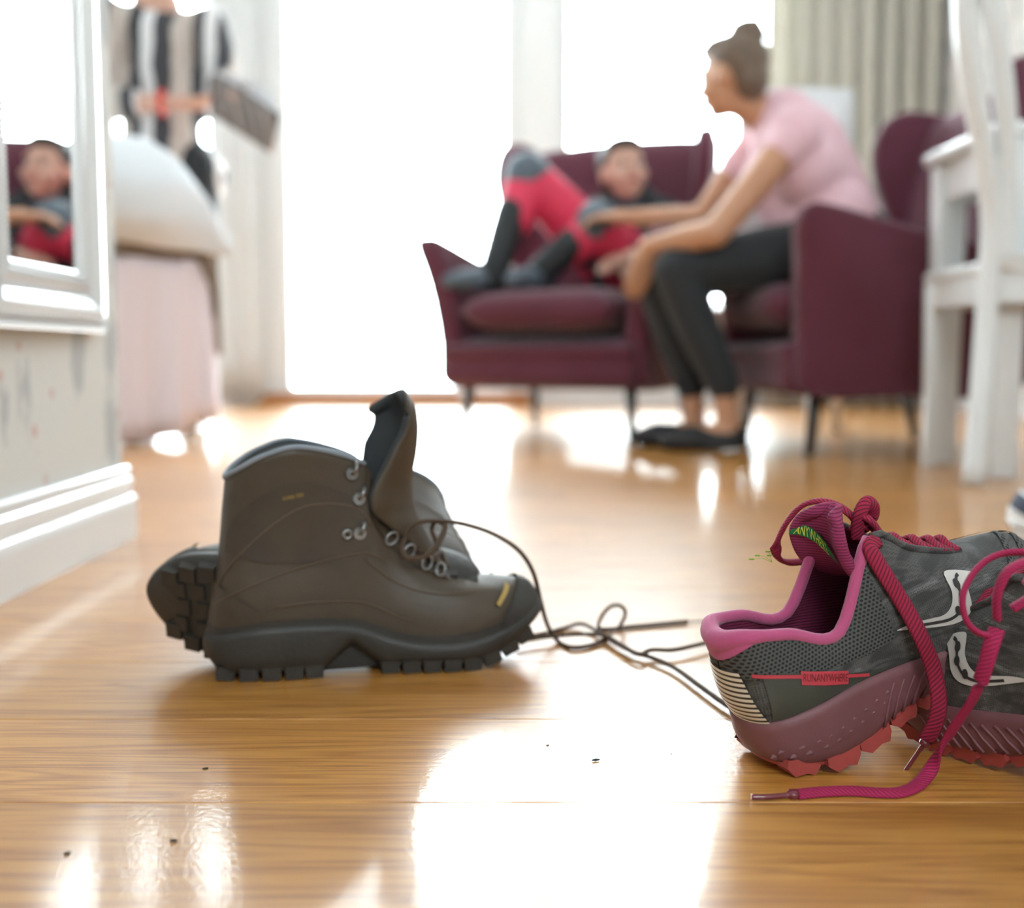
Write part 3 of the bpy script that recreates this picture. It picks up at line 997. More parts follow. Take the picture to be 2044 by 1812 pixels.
def sole_solid(name, levels, mat, parent, smooth=True):
    """closed solid from stacked loops (bottom first)"""
    n = len(levels[0]); verts = [p for l in levels for p in l]; faces = []
    for k in range(len(levels)-1):
        for i in range(n):
            j = (i+1) % n
            faces.append((k*n+i, k*n+j, (k+1)*n+j, (k+1)*n+i))
    h = n//2
    for k, rev in ((0, True), (len(levels)-1, False)):
        for i in range(h):
            a, b, c_, d = k*n+i, k*n+i+1, k*n+(n-i-1) % n, k*n+(n-i) % n
            q = [a, b, c_, d]
            q = [x for z, x in enumerate(q) if x not in q[:z]]
            if len(q) >= 3: faces.append(tuple(reversed(q)) if rev else tuple(q))
    o = mesh(name, verts, faces, mat, parent, smooth)
    bm = bmesh.new(); bm.from_mesh(o.data); bmesh.ops.recalc_face_normals(bm, faces=bm.faces); bm.to_mesh(o.data); bm.free()
    return o

def set_pose(e, R, t):
    m = Matrix([[R[0][0], R[0][1], R[0][2], t[0]], [R[1][0], R[1][1], R[1][2], t[1]], [R[2][0], R[2][1], R[2][2], t[2]], [0, 0, 0, 1]])
    e.matrix_world = m
    bpy.context.view_layer.update()
    return m

def ypr(yaw, pitch, roll):
    return (Matrix.Rotation(yaw, 3, 'Z') @ Matrix.Rotation(-pitch, 3, 'Y') @ Matrix.Rotation(roll, 3, 'X'))

def settle(e, lift=0.0):
    """rest the lowest point on the floor, moving along the line to the camera so its place in the room stays true"""
    bpy.context.view_layer.update()
    mz, pt = 9, None
    for ch in e.children_recursive:
        if ch.type == 'MESH' and not ch.get('loose'):
            mw = ch.matrix_world
            for v in ch.data.vertices:
                w = mw @ v.co
                if w.z < mz: mz, pt = w.z, w
    m = e.matrix_world.copy()
    m.translation.z -= (mz - lift)
    e.matrix_world = m
    bpy.context.view_layer.update()
    return mz

def world_lace(name, e, path, rad, mat, n=8, flat=.4, up=None, dense=7, loose=True):
    """lace given by room points, stored in the shoe's own frame"""
    inv = e.matrix_world.inverted()
    P = catmull([tuple(p) for p in path], dense)
    v, f, uv = sweep_geo(P, rad if not isinstance(rad, (list, tuple)) else rad, n, flat, False, True, up)
    o = mesh(name, [inv @ x for x in v], f, mat, e, True, uv)
    if loose: o['loose'] = 1
    return o

def ground(u, v, z=.0):
    xc, yc = (u-1022.0)/FPX, (906.0-v)/FPX
    c, s = math.cos(PITCH), math.sin(PITCH)
    d = Vector((xc, c+yc*s, -s+yc*c))
    k = (z-CAM_H)/d.z
    return Vector((0, 0, CAM_H)) + d*k

# ---- trail running shoe
RUN = [
 [(.004,0,.050),(.012,.024,.050),(.04,.034,.050),(.08,.036,.050),(.12,.038,.046),(.165,.046,.041),(.205,.048,.038),(.248,.034,.037),(.271,0,.040)],
 [(-.001,0,.067),(.009,.026,.067),(.04,.036,.066),(.082,.037,.064),(.122,.040,.064),(.165,.047,.060),(.205,.048,.056),(.246,.034,.054),(.271,0,.056)],
 [(-.001,0,.086),(.009,.026,.087),(.04,.034,.084),(.080,.036,.076),(.122,.038,.090),(.163,.041,.083),(.202,.041,.077),(.238,.029,.074),(.261,0,.076)],
 [(.000,0,.101),(.010,.024,.104),(.040,.031,.097),(.078,.033,.083),(.121,.031,.118),(.159,.031,.101),(.195,.028,.090),(.222,.018,.085),(.239,0,.086)],
 [(.002,0,.112),(.012,.022,.115),(.040,.029,.106),(.077,.030,.090),(.123,.024,.138),(.153,.019,.116),(.182,.016,.099),(.199,.010,.091),(.205,0,.089)],
]
def zb_run(x):
    if x < .048: return .0075 + .0155*((.048-x)/.048)**1.2
    if x < .075: return .0075
    if x < .125: return .0075 + .008*math.sin((x-.075)/.05*PI/2)
    if x < .170: return .0155 - .007*math.sin((x-.125)/.045*PI/2)
    if x > .195: return .0085 + .017*((x-.195)/.073)**1.6
    return .0085

def running_shoe(label, sgn, R, tr, prints=True, mats=None, simple=False):
    K = dict(SM); K.update(mats or {})
    e = thing('running_shoe', label, 'shoe', group='trail running shoes' if prints else None)
    S = Rails(RUN, sgn, 8, 5)
    up = mesh('upper', S.verts, S.faces, [K['knit'], K['lining']], e)
    m = solid(up, .0035, -1); m.material_offset = 1; m.material_offset_rim = 1
    base = RUN[0]
    lp = sole_loop(base, sgn, 8)
    lo = lambda d, f: [(p[0], p[1], f(p)) for p in offset_loop(lp, d)]
    mid = sole_solid('midsole', [lo(-.004, lambda p: zb_run(p[0])+.001), lo(.000, lambda p: zb_run(p[0])+.003), lo(.003, lambda p: zb_run(p[0])+.010),
                           lo(.0035, lambda p: .55*p[2]+.45*zb_run(p[0])), lo(.0028, lambda p: p[2]-.004), lo(.0026, lambda p: p[2]+.002), lo(-.002, lambda p: p[2]+.0035)], K['midsole'], e)
    outs = sole_solid('outsole', [lo(-.006, lambda p: zb_run(p[0])-.0015), lo(-.0025, lambda p: zb_run(p[0])-.001), lo(-.0015, lambda p: zb_run(p[0])+.0035), lo(-.004, lambda p: zb_run(p[0])+.004)], K['coral'], e)
    sole_solid('insole', [lo(-.004, lambda p: p[2]+.003), lo(-.005, lambda p: p[2]+.006)], K['insole'], e)
    # carved grooves of the midsole: slim raised ribs along the outer wall
    for side in (-1, 1):
        for k in range(13):
            x0 = .085 + .0085*k
            P = []
            for j in range(5):
                q = j/4; x = x0 + .016*q
                i = min(range(len(lp)), key=lambda a: abs(lp[a][0]-x) + (0 if lp[a][1]*side*sgn > 0 else 1))
                z = (zb_run(x)+.006)*(1-q) + (lp[i][2]-.006)*q
                oo = offset_loop(lp, .0034)[i] if False else None
                y = lp[i][1] + side*sgn*.0034
                P.append((x, y, z))
            rb = tube('midsole_rib', P, .0011, K['midsole'], mid, 5)
    # diamond pocks round the heel wall
    pm = None
    for side in (-1, 1):
        for k in range(9):
            for r in range(2):
                x = .008 + .0105*k + .005*r
                i = min(range(len(lp)), key=lambda a: abs(lp[a][0]-x) + (0 if lp[a][1]*side*sgn > 0 else 1))
                zq = .26 + .16*r + .035*k
                c = Vector((lp[i][0], lp[i][1]+side*sgn*.0026, zb_run(x)*(1-zq) + lp[i][2]*zq))
                a = .0042 - .0001*k
                v = [c+V(-a, 0, 0), c+V(0, 0, a*.8), c+V(a, 0, 0), c+V(0, 0, -a*.8), c+V(0, side*sgn*.0016, 0)]
                mesh('midsole_stud', v, [(0, 1, 4), (1, 2, 4), (2, 3, 4), (3, 0, 4)], K['midsole'], mid, False)
    # lugs: saw-tooth rubber blocks, mirrored pairs down both edges
    lug_me = None
    def lug(x, y, z, s, ang, wid=.018):
        nonlocal lug_me
        if lug_me is None:
            bm = bmesh.new()
            prism(bm, [(-.012, .006), (.013, .007), (.0125, -.0005), (.0085, -.0062), (.0025, -.0040), (-.0065, -.0050), (-.0125, .0010)], 'y', -.5, .5)
            bmesh.ops.recalc_face_normals(bm, faces=bm.faces)
            lug_me = bpy.data.meshes.new('lug'); bm.to_mesh(lug_me); bm.free(); lug_me.materials.append(K['coral'])
        o = bpy.data.objects.new('lug', lug_me); C.objects.link(o); o.parent = outs
        o.location = (x, y, z); o.rotation_euler = (0, ang, 0); o.scale = (s, wid, s)
    for side in (-1, 1):
        for x in (.022, .050, .078, .104, .128, .150, .171, .191, .211, .230, .247):
            i = min(range(len(lp)), key=lambda a: abs(lp[a][0]-x) + (0 if lp[a][1]*side*sgn > 0 else 1))
            sl = (zb_run(x+.01)-zb_run(x-.01))/.02
            lug(x, lp[i][1]-side*sgn*.0075, zb_run(x)-.0005, 1.06 if x < .09 else .92, -math.atan(sl), .017)
    for x in (.03, .06, .16, .185, .21, .235):
        lug(x, 0, zb_run(x)-.0005, .85, -math.atan((zb_run(x+.01)-zb_run(x-.01))/.02), .022)
    # padded collar bead
    nst = 2*(len(base)-1)
    pts = []; rad = []
    for k in range(0, 49):
        u = -4.0 + 8.0*k/48
        p = S.P(u, 4.0); n = S.Nn(u, 3.9)
        h = max(0, 1-abs(u)/1.5)
        pts.append(p - n*.0010 + V(0, 0, -.001)); rad.append(.0042 + .0040*h)
    tube('collar_bead', pts, rad, K['collar'], e, 10)
    # heel pad dropping below the collar at the back
    S.patch('heel_pad', -1.35, 1.35, lambda t: 4.0-1.15*math.sin(PI*t)**.6, 4.0, .0022, K['collar'], e, 24, 6)
    # honeycomb panel under the collar, both sides
    for side in (-1, 1):
        f = (lambda u: u) if side < 0 else (lambda u: -u)
        S.patch('mesh_panel', f(.05), f(3.75), lambda t: 2.2-.9*min(1, t*1.1), lambda t: 3.75 - .25*(1-min(1, t*3)), .0009, K['honey'], e, 30, 10)
    # striped heel tape
    S.patch('heel_tape', lambda q: -.95+.35*q, lambda q: .95-.35*q, 0.18, 2.35, .0016, K['stripe'], e, 24, 16)
    # film panel with line and wording
    for side in (-1, 1):
        S.strip('side_panel', [(.012, .054), (.03, .054), (.055, .0545), (.08, .0545), (.100, .0525)], [(.012, .088), (.03, .083), (.055, .071), (.08, .060), (.100, .0530)], side, .0011, K['panel'], e, 6)
        if prints:
            S.strip('printed_line', [(.0075, .0885), (.02, .0835), (.035, .0770), (.06, .0655), (.085, .0545)], [(.0075, .0910), (.02, .0860), (.035, .0795), (.06, .0680), (.085, .0570)], side, .0018, K['redline'], e, 1)
            S.strip('printed_label', [(.034, .0730), (.050, .0655), (.067, .0580)], [(.0365, .0815), (.0525, .0740), (.0695, .0665)], side, .0022, K['redline'], e, 3)
            tv, tf = text_mesh('RUNANYWHERE', .0062)
            w = max(abs(v.x) for v in tv); out = []
            ca, sa = math.cos(-.437), math.sin(-.437)
            for v in tv:
                x = v.x/w*.0172*(1 if side < 0 else -1)*1.0; z = v.y*1.15
                xx = .0517 + x*ca - z*sa*(1); zz = .0697 + x*sa + z*ca
                out.append(S.side(xx, zz, side, .0027))
            mesh('lettering', out, tf, K['wording'], e, False)
        # crest logo
        if prints:
            top = [(.1143,.0756),(.1272,.0752),(.1397,.0729),(.1503,.0713),(.1578,.0745),(.1627,.0819),(.1638,.0902),(.1659,.0939),(.1731,.0923),(.1868,.0856)]
            bot = [(.1143,.0750),(.1302,.0697),(.1444,.0652),(.1571,.0625),(.1673,.0637),(.1726,.069),(.1749,.0771),(.177,.0821),(.1804,.0851),(.1868,.0855)]
            S.strip('logo', top, bot, side, .0012, K['logo'], e, 4, 5)
            cen = [((a[0]+b[0])/2, (a[1]+b[1])/2) for a, b in zip(top, bot)]
            cc = catmull(cen, 6); k0, k1 = 8, len(cc)-8
            aa = []; bb = []
            for i in range(k0, k1):
                t = (i-k0)/(k1-k0-1); ww = .0010
                a, b = cc[i-1], cc[i+1]
                d = Vector((b[0]-a[0], b[1]-a[1])).normalized()
                aa.append((cc[i][0]-d.y*ww, cc[i][1]+d.x*ww)); bb.append((cc[i][0]+d.y*ww, cc[i][1]-d.x*ww))
            S.strip('logo_stream', aa, bb, side, .0017, K['logo_dark'], e, 1, 1)
            for (x, z) in ((.1690, .0850), (.1680, .0768), (.1612, .0698)):
                ring = [S.side(x+.0027*math.cos(2*PI*q/14)*(.85), z+.0033*math.sin(2*PI*q/14), side, .0020) for q in range(14)]
                mesh('logo_dot', ring + [S.side(x, z, side, .0021)], [(q, (q+1) % 14, 14) for q in range(14)], K['logo_dark'], e)
    # toe bumper and stitched bands over the toe box
    S.patch('toe_bumper', 6.6, 9.4, 0.0, lambda t: .35+.75*math.sin(PI*t), .0016, K['midsole'], e, 24, 5)
    for q, wv in ((2.15, .22), (2.7, .16)):
        S.patch('toe_band', 6.3, 9.7, lambda t: q-.9*abs(2*t-1)**2, lambda t: q+wv-.9*abs(2*t-1)**2, .0011, K['honey'], e, 30, 3)
    # eyestay edges
    for side in (-1, 1):
        us = [4.05+.25*k for k in range(14)]
        tube('eyestay', [S.P(u*(1 if side < 0 else -1) % nst, 3.93) + V(0, 0, .0006) for u in us], .0028, K['collar'] if False else K['knit'], e, 8)
    # tongue
    tc_ = catmull([(.200, .087), (.172, .094), (.147, .099), (.129, .105), (.118, .115), (.1125, .127), (.112, .139), (.115, .151), (.121, .160)], 5)
    nt_ = len(tc_); vv = []
    for i, (x, z) in enumerate(tc_):
        q = i/(nt_-1)
        w = .014 + .022*min(1, q*1.8)
        if q > .78: w *= math.sqrt(max(.02, 1-((q-.78)/.22)**2*.93))
        for j in range(11):
            s_ = -1+2*j/10
            dip = .017*(.3+.7*q)*(s_*s_)
            vv.append((x - dip*.95 + .003*q*math.sin(s_*3), sgn*(w*s_*(1 if s_ > 0 else .66)+.001), z - dip*.22))
    tg = mesh('tongue', vv, grid_faces(nt_, 11), [K['tonguefab'], K['honey']], e)
    mm = solid(tg, .0085, 0); subsurf(tg, 1)
    if prints:
        # green woven loop tab with wording across the inside of the tongue
        gv = []; q0 = int((nt_-1)*.74)
        def tongue_pt(q, s_, off):
            i = q*(nt_-1); i0 = min(nt_-2, int(i)); f = i-i0
            def g(i_, s2):
                a = (s2+1)*5; j0 = max(0, min(9, int(a))); h = a-j0
                return Vector(vv[i_*11+j0])*(1-h)+Vector(vv[i_*11+j0+1])*h
            p = g(i0, s_)*(1-f)+g(i0+1, s_)*f
            du = g(i0+1, s_)-g(i0, s_); dv = g(i0, min(1, s_+.1))-g(i0, max(-1, s_-.1))
            n = du.cross(dv).normalized()
            if n.x > 0: n = -n
            return p + n*off
        TQ = lambda t: .86 - .24*t          # slants down towards the near side
        nn_ = 18
        for i in range(nn_+1):
            t = i/nn_; s_ = (.97 - 1.30*t)*sgn
            for j in range(4):
                gv.append(tongue_pt(TQ(t) + (j/3-.5)*.085, s_*sgn, .0062 + .0014*math.sin(PI*t)))
        tab = mesh('woven_tab', gv, grid_faces(nn_+1, 4), K['green'], e)
        tv, tf = text_mesh('ANYWHERE', .0078); w = max(abs(v.x) for v in tv); out = []
        for v in tv:
            t = .42 + v.x/w*.36; s_ = .97 - 1.30*t
            out.append(tongue_pt(TQ(t) + v.y*13.5, s_, .0070 + .0014*math.sin(PI*t)))
        mesh('lettering', out, tf, K['yellow'], tab, False)
    # crossed lacing over the throat
    for k in range(5):
        u = 4.5 + .48*k
        a = S.P(u, 3.8); b = S.P(nst-u-.25, 3.8); c_ = S.P(nst-u, 3.8); d = S.P(u+.25, 3.8)
        for p, q in ((a, b), (c_, d)):
            mid_ = (p+q)/2 + V(.001, 0, .0085)
            P = catmull([tuple(p+V(0, 0, .001)), tuple(p*.7+q*.3+V(0, 0, .0055)), tuple(mid_), tuple(p*.3+q*.7+V(0, 0, .0055)), tuple(q+V(0, 0, .001))], 4)
            tube('lace_crossing', P, .0034, K['lace'], e, 8, .5)
    set_pose(e, R, tr)
    return e, S

R1 = ypr(math.radians(22), math.radians(20), math.radians(1))
sh1, S1_ = running_shoe('grey and pink trail running shoe propped toe-up, green tab inside its tongue', 1, R1, (.1680, .7640, -.0123))
z1 = settle(sh1)
R2 = ypr(math.radians(118), math.radians(0), math.radians(-13))
t2 = Vector((.297, .872, .02)) - R2 @ Vector((.268, 0, .035))
sh2, S2_ = running_shoe('grey and pink trail running shoe lying flat at the right edge, laces undone', -1, R2, t2)
z2 = settle(sh2)

# ---- loose laces of the running shoes
def A3(l): return [at(u, v, y) for u, v, y in l]
def on_shoe(e, S, u, v, off, fallback):
    """point just off the shoe's upper in direction (u, v)"""
    inv = e.matrix_world.inverted(); o = Vector((0, 0, CAM_H)); d = at(u, v, 1.0) - o
    lo_, ld = inv @ o, (inv.to_3x3() @ d).normalized()
    h = S.bvh.ray_cast(lo_, ld)
    if h[0] is None: return at(u, v, fallback)
    return e.matrix_world @ (h[0] - ld*off)
e1 = sh1
world_lace('lace', e1, [on_shoe(e1, S1_, u, v, o_, .78) for u, v, o_ in ((1752, 1076, .001), (1738, 1092, .004), (1750, 1120, .005), (1778, 1165, .005), (1806, 1210, .006))] + A3([(1836, 1266, .752), (1862, 1330, .752), (1874, 1395, .748), (1868, 1440, .748), (1850, 1478, .750)]), .0056, SM['lace'], 8, .34, (0, -1, .2))
world_lace('lace', e1, A3([(1850, 1478, .750), (1838, 1494, .752), (1806, 1540, .757)]), [.0050]*5+[.0022]*3+[.0018]*7, SM['aglet'], 8, .8)
world_lace('lace', e1, A3([(1716, 1060, .800), (1700, 1030, .800), (1668, 1007, .805), (1632, 1000, .812), (1600, 1010, .820), (1572, 1040, .826), (1552, 1080, .832), (1550, 1108, .838), (1572, 1122, .846), (1620, 1118, .850)]), .0044, SM['lace'], 8, .45, (0, -.3, 1))
world_lace('lace', e1, A3([(1712, 1075, .797), (1712, 1048, .793), (1718, 1022, .790), (1730, 1003, .792), (1742, 1012, .796), (1740, 1030, .800), (1727, 1040, .797), (1722, 1055, .794)]), .0050, SM['lace'], 8, .5, (0, -1, 0))
world_lace('lace', e1, A3([(1722, 1030, .792), (1738, 1040, .790), (1752, 1058, .792), (1765, 1078, .796), (1762, 1094, .800), (1748, 1090, .803)]), .0044, SM['lace'], 8, .6)
e2 = sh2
def G3(l, z=.0025): return [ground(u, v, z) for u, v in l]
world_lace('lace', e2, A3([(1990, 1255, .690), (1978, 1290, .686), (1962, 1345, .690), (1942, 1395, .700), (1912, 1440, .715), (1884, 1485, .730)]) + [ground(1858, 1535, .008)] + G3([(1832, 1566), (1800, 1580), (1760, 1582), (1700, 1578), (1640, 1580), (1590, 1585)]), .0050, SM['lace2'], 8, .34, (0, -.35, 1))
world_lace('lace', e2, G3([(1590, 1585), (1560, 1588), (1530, 1590), (1500, 1590)], .0022), [.0045]*4+[.0022]*18, SM['aglet'], 8, .8)
world_lace('lace', e2, A3([(1975, 1268, .690), (1952, 1262, .688), (1930, 1240, .690), (1921, 1200, .694), (1930, 1165, .697), (1955, 1130, .700), (1990, 1108, .702), (2035, 1102, .704), (2090, 1110, .706), (2110, 1150, .70)]), .0040, SM['lace2'], 8, .5)
world_lace('lace', e2, A3([(1990, 1235, .685), (1990, 1190, .682), (2005, 1150, .680), (2030, 1128, .680), (2070, 1120, .682), (2095, 1160, .682), (2060, 1190, .682), (2020, 1215, .684)]), .0046, SM['lace2'], 8, .5)
# ---- hiking boots
BOOT = [
 list(zip((.004,.014,.045,.085,.122,.140,.160,.190,.230,.275,.302), (0,.024,.036,.038,.038,.039,.042,.048,.050,.038,0), (.036,.038,.044,.045,.043,.038,.030,.024,.025,.038,.050))),
 list(zip((.008,.017,.047,.088,.125,.143,.163,.192,.230,.273,.300), (0,.026,.037,.038,.038,.039,.042,.047,.048,.036,0), (.065,.066,.070,.072,.070,.066,.058,.050,.047,.051,.056))),
 list(zip((.014,.022,.050,.090,.129,.146,.164,.192,.226,.264,.288), (0,.026,.035,.036,.037,.037,.037,.041,.041,.029,0), (.105,.106,.108,.110,.108,.100,.086,.072,.066,.066,.070))),
 list(zip((.018,.026,.052,.088,.135,.145,.161,.190,.219,.244,.258), (0,.026,.037,.039,.035,.034,.031,.031,.028,.018,0), (.145,.148,.155,.160,.150,.129,.108,.086,.076,.074,.076))),
 list(zip((.021,.029,.054,.086,.139,.1435,.156,.188,.211,.220,.223), (0,.028,.041,.043,.030,.029,.025,.021,.015,.008,0), (.172,.180,.194,.200,.183,.153,.129,.102,.084,.079,.078))),
]
def zb_boot(x):
    if x < .10: return .0075 + .010*max(0, (.022-x)/.022)**2
    if x < .125: return .0075 + .020*(x-.10)/.025
    if x < .152: return .0275 - .020*(x-.125)/.027
    if x > .232: return .0075 + .030*((x-.232)/.07)**1.35
    return .0075

def hiking_boot(label, sgn, R, tr, laced=True, wear=1.0):
    e = thing('hiking_boot', label, 'boot', group='brown hiking boots')
    S = Rails(BOOT, sgn, 8, 6)
    nst = 20
    up = mesh('upper', S.verts, S.faces, [SM['leather'], SM['bootlining']], e)
    m = solid(up, .006, -1); m.material_offset = 1; m.material_offset_rim = 0
    lp = sole_loop(BOOT[0], sgn, 8)
    lo = lambda d, f: [(p[0], p[1], f(p)) for p in offset_loop(lp, d)]
    mid = sole_solid('midsole', [lo(-.003, lambda p: zb_boot(p[0])-.001), lo(.002, lambda p: zb_boot(p[0])+.004), lo(.0040, lambda p: .6*zb_boot(p[0])+.4*p[2]), lo(.0045, lambda p: p[2]-.004), lo(.0035, lambda p: p[2]+.002), lo(-.003, lambda p: p[2]+.004)], SM['rubber'], e)
    sole_solid('insole', [lo(-.006, lambda p: p[2]+.004), lo(-.007, lambda p: p[2]+.008)], SM['bootlining'], e)
    bevel_mod(box('shank', .088, .165, -.026, .026, .003, .034, SM['rubber'], mid, 0), .003)
    # rubber rand running round the foot above the midsole, high over toe
    S.patch('rand', 0, 20, 0.0, lambda u: .28 + .42*math.exp(-((u-.5)/.10)**2) + .12*math.exp(-(min(u, 1-u)/.06)**2), .0022, SM['rubber'], e, 120, 4)
    S.patch('toe_cap', 8.6, 11.4, 0.2, lambda t: .7+1.55*math.sin(PI*t)**.8, .0030, SM['rubber'], e, 30, 8)
    # heel counter and ankle overlays
    S.patch('heel_counter', -2.1, 2.1, .1, lambda t: .5+1.05*math.sin(PI*t)**.7, .0016, SM['leather2'], e, 30, 8)
    for side in (-1, 1):
        f = (lambda u: u) if side < 0 else (lambda u: -u)
        S.patch('ankle_panel', f(.9), f(4.7), lambda t: 2.15-.35*math.sin(PI*t), lambda t: 2.5+.75*math.sin(PI*min(1, t*1.02))**.6, .0015, SM['leather2'], e, 30, 8)
        S.patch('eyestay', f(4.05), f(7.9), lambda t: 3.25-.15*t, 3.98, .0018, SM['leather2'], e, 30, 5)
        # stitched seams
        for (ua, va, ub, vb, vm) in ((.4, 1.2, 4.6, 2.75, 3.35), (.6, 1.0, 5.4, 2.2, 1.9), (4.5, 1.9, 8.3, 2.2, 1.55), (2.2, .75, 6.5, .75, 1.0)):
            P = []
            for k in range(19):
                q = k/18; u = ua+(ub-ua)*q; v = (1-q)**2*va + 2*q*(1-q)*vm + q*q*vb
                P.append(S.P(f(u) % nst, v) + S.Nn(f(u) % nst, v)*.0017)
            tube('seam', P, .0006, SM['thread'], e, 5)
        # hardware: two speed hooks at the top, an ankle lock, lower D-rings
        def frame_at(u, v):
            p = S.P(u, v); n = S.Nn(u, v)
            du = (S.P(u+.1, v)-S.P(u-.1, v)).normalized()
            return p, n, du
        for (u, v, kind) in ((3.72, 3.62, 'h'), (3.90, 3.08, 'h'), (4.05, 2.40, 'l'), (6.05, 3.45, 'd'), (6.60, 3.55, 'd'), (7.10, 3.5, 'd'), (7.55, 3.45, 'd')):
            p, n, du = frame_at(f(u) % nst, v)
            b = n.cross(du)
            if kind in 'hl':
                base_ = [p+n*.002+du*.0055*math.cos(2*PI*k/12)+b*.0055*math.sin(2*PI*k/12) for k in range(12)]
                top_ = [q+n*.002 for q in base_]
                mesh('hook_plate', base_+top_, [tuple(range(12, 24))]+[(k, (k+1) % 12, 12+(k+1) % 12, 12+k) for k in range(12)], SM['hook'], e, False)
                hk = catmull([tuple(p+n*.003), tuple(p+n*.008+b*.001), tuple(p+n*.010+b*.005), tuple(p+n*.008+b*.009), tuple(p+n*.0055+b*.010)], 4)
                tube('lace_hook', hk, .0019, SM['hook'], e, 7)
                if kind == 'l':
                    q2 = p - du*.010 - b*.004
                    ring = [q2+n*.003+du*.0035*math.cos(2*PI*k/12)+b*.0035*math.sin(2*PI*k/12) for k in range(12)]
                    tube('rivet', ring, .0016, SM['hook'], e, 6, 1, True)
            else:
                ring = [p+n*(.004+.003*math.sin(2*PI*k/14))+du*.0045*math.cos(2*PI*k/14)+b*.0055*math.sin(2*PI*k/14) for k in range(14)]
                tube('lace_ring', ring, .0013, SM['hook'], e, 6, 1, True)
    # grey-blue stitched piping round the collar
    tube('collar_piping', [S.P((-4.0+8.0*k/60) % nst, 4.0) + V(0, 0, .0005) for k in range(61)], .0023, SM['piping'], e, 8)
    # padded collar inside
    pts = []
    for k in range(41):
        u = -3.8+7.6*k/40
        pts.append(S.P(u % nst, 3.72) - S.Nn(u % nst, 3.72)*.010)
    tube('collar_padding', pts, .0075, SM['bootlining'], e, 8)
    # lettering: small tag on the ankle, gold print on the toe cap
    for side in (-1, 1):
        tv, tf = text_mesh('GORE-TEX', .0058); w = max(abs(v.x) for v in tv)
        mesh('lettering', [S.side(.0762 + v.x/w*.0088*(1 if side < 0 else -1), .1588 + v.y*.75 + (v.x/w*.0015)*(1 if side < 0 else -1), side, .0026) for v in tv], tf, SM['gold'], e, False)
        S.strip('toe_print', [(.2515, .0560), (.2580, .0625), (.2645, .0690)], [(.2545, .0535), (.2610, .0600), (.2675, .0665)], side, .0046, SM['gold'], e, 2)
    # lugs of the tread, each a block of its own
    def lug(x, y, s, wx=.0163, wy=.017, h=.0072):
        z = zb_boot(x)
        bm = bmesh.new(); add_box(bm, -wx/2, wx/2, -wy/2, wy/2, -h*wear, .004)
        for v in bm.verts:
            if v.co.z < 0: v.co.x *= .90; v.co.y *= .90
        o = bm_obj('lug', bm, SM['rubber'], mid)
        o.location = (x, y, z); o.rotation_euler = (0, -math.atan((zb_boot(x+.004)-zb_boot(x-.004))/.008), 0)
    for side in (-1, 1):
        for x in (.018, .037, .056, .075, .0925, .158, .176, .194, .212, .230, .248, .265, .281):
            i = min(range(len(lp)), key=lambda a: abs(lp[a][0]-x) + (0 if lp[a][1]*side*sgn > 0 else 1))
            lug(x, lp[i][1]-side*sgn*.0065, 1)
            if abs(lp[i][1]) > .03 and .15 < x < .27: lug(x+.008, lp[i][1]*.42, 1, .012, .016, .0066)
            elif x < .1: lug(x+.004, lp[i][1]*.35, 1, .012, .014, .0066)
    for x in (.163, .181, .199, .217, .235, .253, .270): lug(x, 0, 1, .012, .018, .0066)
    # tongue: tall padded flap wrapping the shin
    tc_ = catmull([(.221, .079), (.210, .095), (.199, .115), (.191, .133), (.186, .150), (.186, .170), (.190, .192), (.191, .214), (.187, .234), (.178, .250)], 4)
    nt_ = len(tc_); vv = []
    for i, (x, z) in enumerate(tc_):
        q = i/(nt_-1)
        w = .016+.023*min(1, q*2.2)
        back = .006 + .038*min(1, max(0, (q-.10)/.30))
        if q > .72: back -= .012*math.sin((q-.72)/.28*PI)
        if q > .9: w *= 1-.25*((q-.9)/.1)
        rnd_ = max(0, (q-.80)/.20)**2
        back *= 1-.30*rnd_
        for j in range(13):
            s_ = -1+2*j/12
            bk = back*(1 - .85*max(0, (q-.50)/.5)) if s_*sgn < 0 else back
            vv.append((x - bk*abs(s_)**1.7, w*math.sin(s_*1.35)/math.sin(1.35)*sgn, z - .007*q*abs(s_)**2.2 - .013*rnd_*abs(s_)**2))
    tg = mesh('tongue', vv, grid_faces(nt_, 13), [SM['leather'], SM['bootlining']], e)
    if sgn < 0: tg.data.flip_normals()
    nrm = tg.data.polygons[(nt_//2)*12+6].normal
    if nrm.x < 0: tg.data.flip_normals()
    m = solid(tg, .009, -1); m.material_offset = 1; m.material_offset_rim = 1; subsurf(tg, 1)
    if laced:
        for k, u in enumerate((6.25, 6.85, 7.35)):
            a = S.P(u, 3.75)+S.Nn(u, 3.75)*.006; b = S.P(nst-u-.5, 3.75)+S.Nn(nst-u-.5, 3.75)*.006
            c_ = S.P(nst-u, 3.75)+S.Nn(nst-u, 3.75)*.006; d = S.P(u+.5, 3.75)+S.Nn(u+.5, 3.75)*.006
            for p, q in ((a, b), (c_, d)):
                tube('lace_crossing', catmull([tuple(p), tuple((p+q)/2+V(.004, 0, .008)), tuple(q)], 6), .0022, SM['bootlace'], e, 7)
    set_pose(e, R, tr)
    return e, S

RB1 = ypr(math.radians(15), 0, 0)
boot1, SB1 = hiking_boot('brown hiking boot standing upright with loose lace arching to the floor', 1, RB1, (-.26903, .98623, 0))
settle(boot1)
up = Vector((-.16, .91, .38)).normalized(); fw = Vector((-.98, -.17, .0)); fw = (fw - up*fw.dot(up)).normalized(); lf = up.cross(fw)
RB2 = Matrix((fw, lf, up)).transposed()
tb2 = ground(402, 1342) + V(.016, .030, 0) - RB2 @ Vector((.235, -.050, .010))
boot2, SB2 = hiking_boot('brown hiking boot toppled on its side behind the upright one, tread facing out', -1, RB2, tb2, False, .5)
settle(boot2)

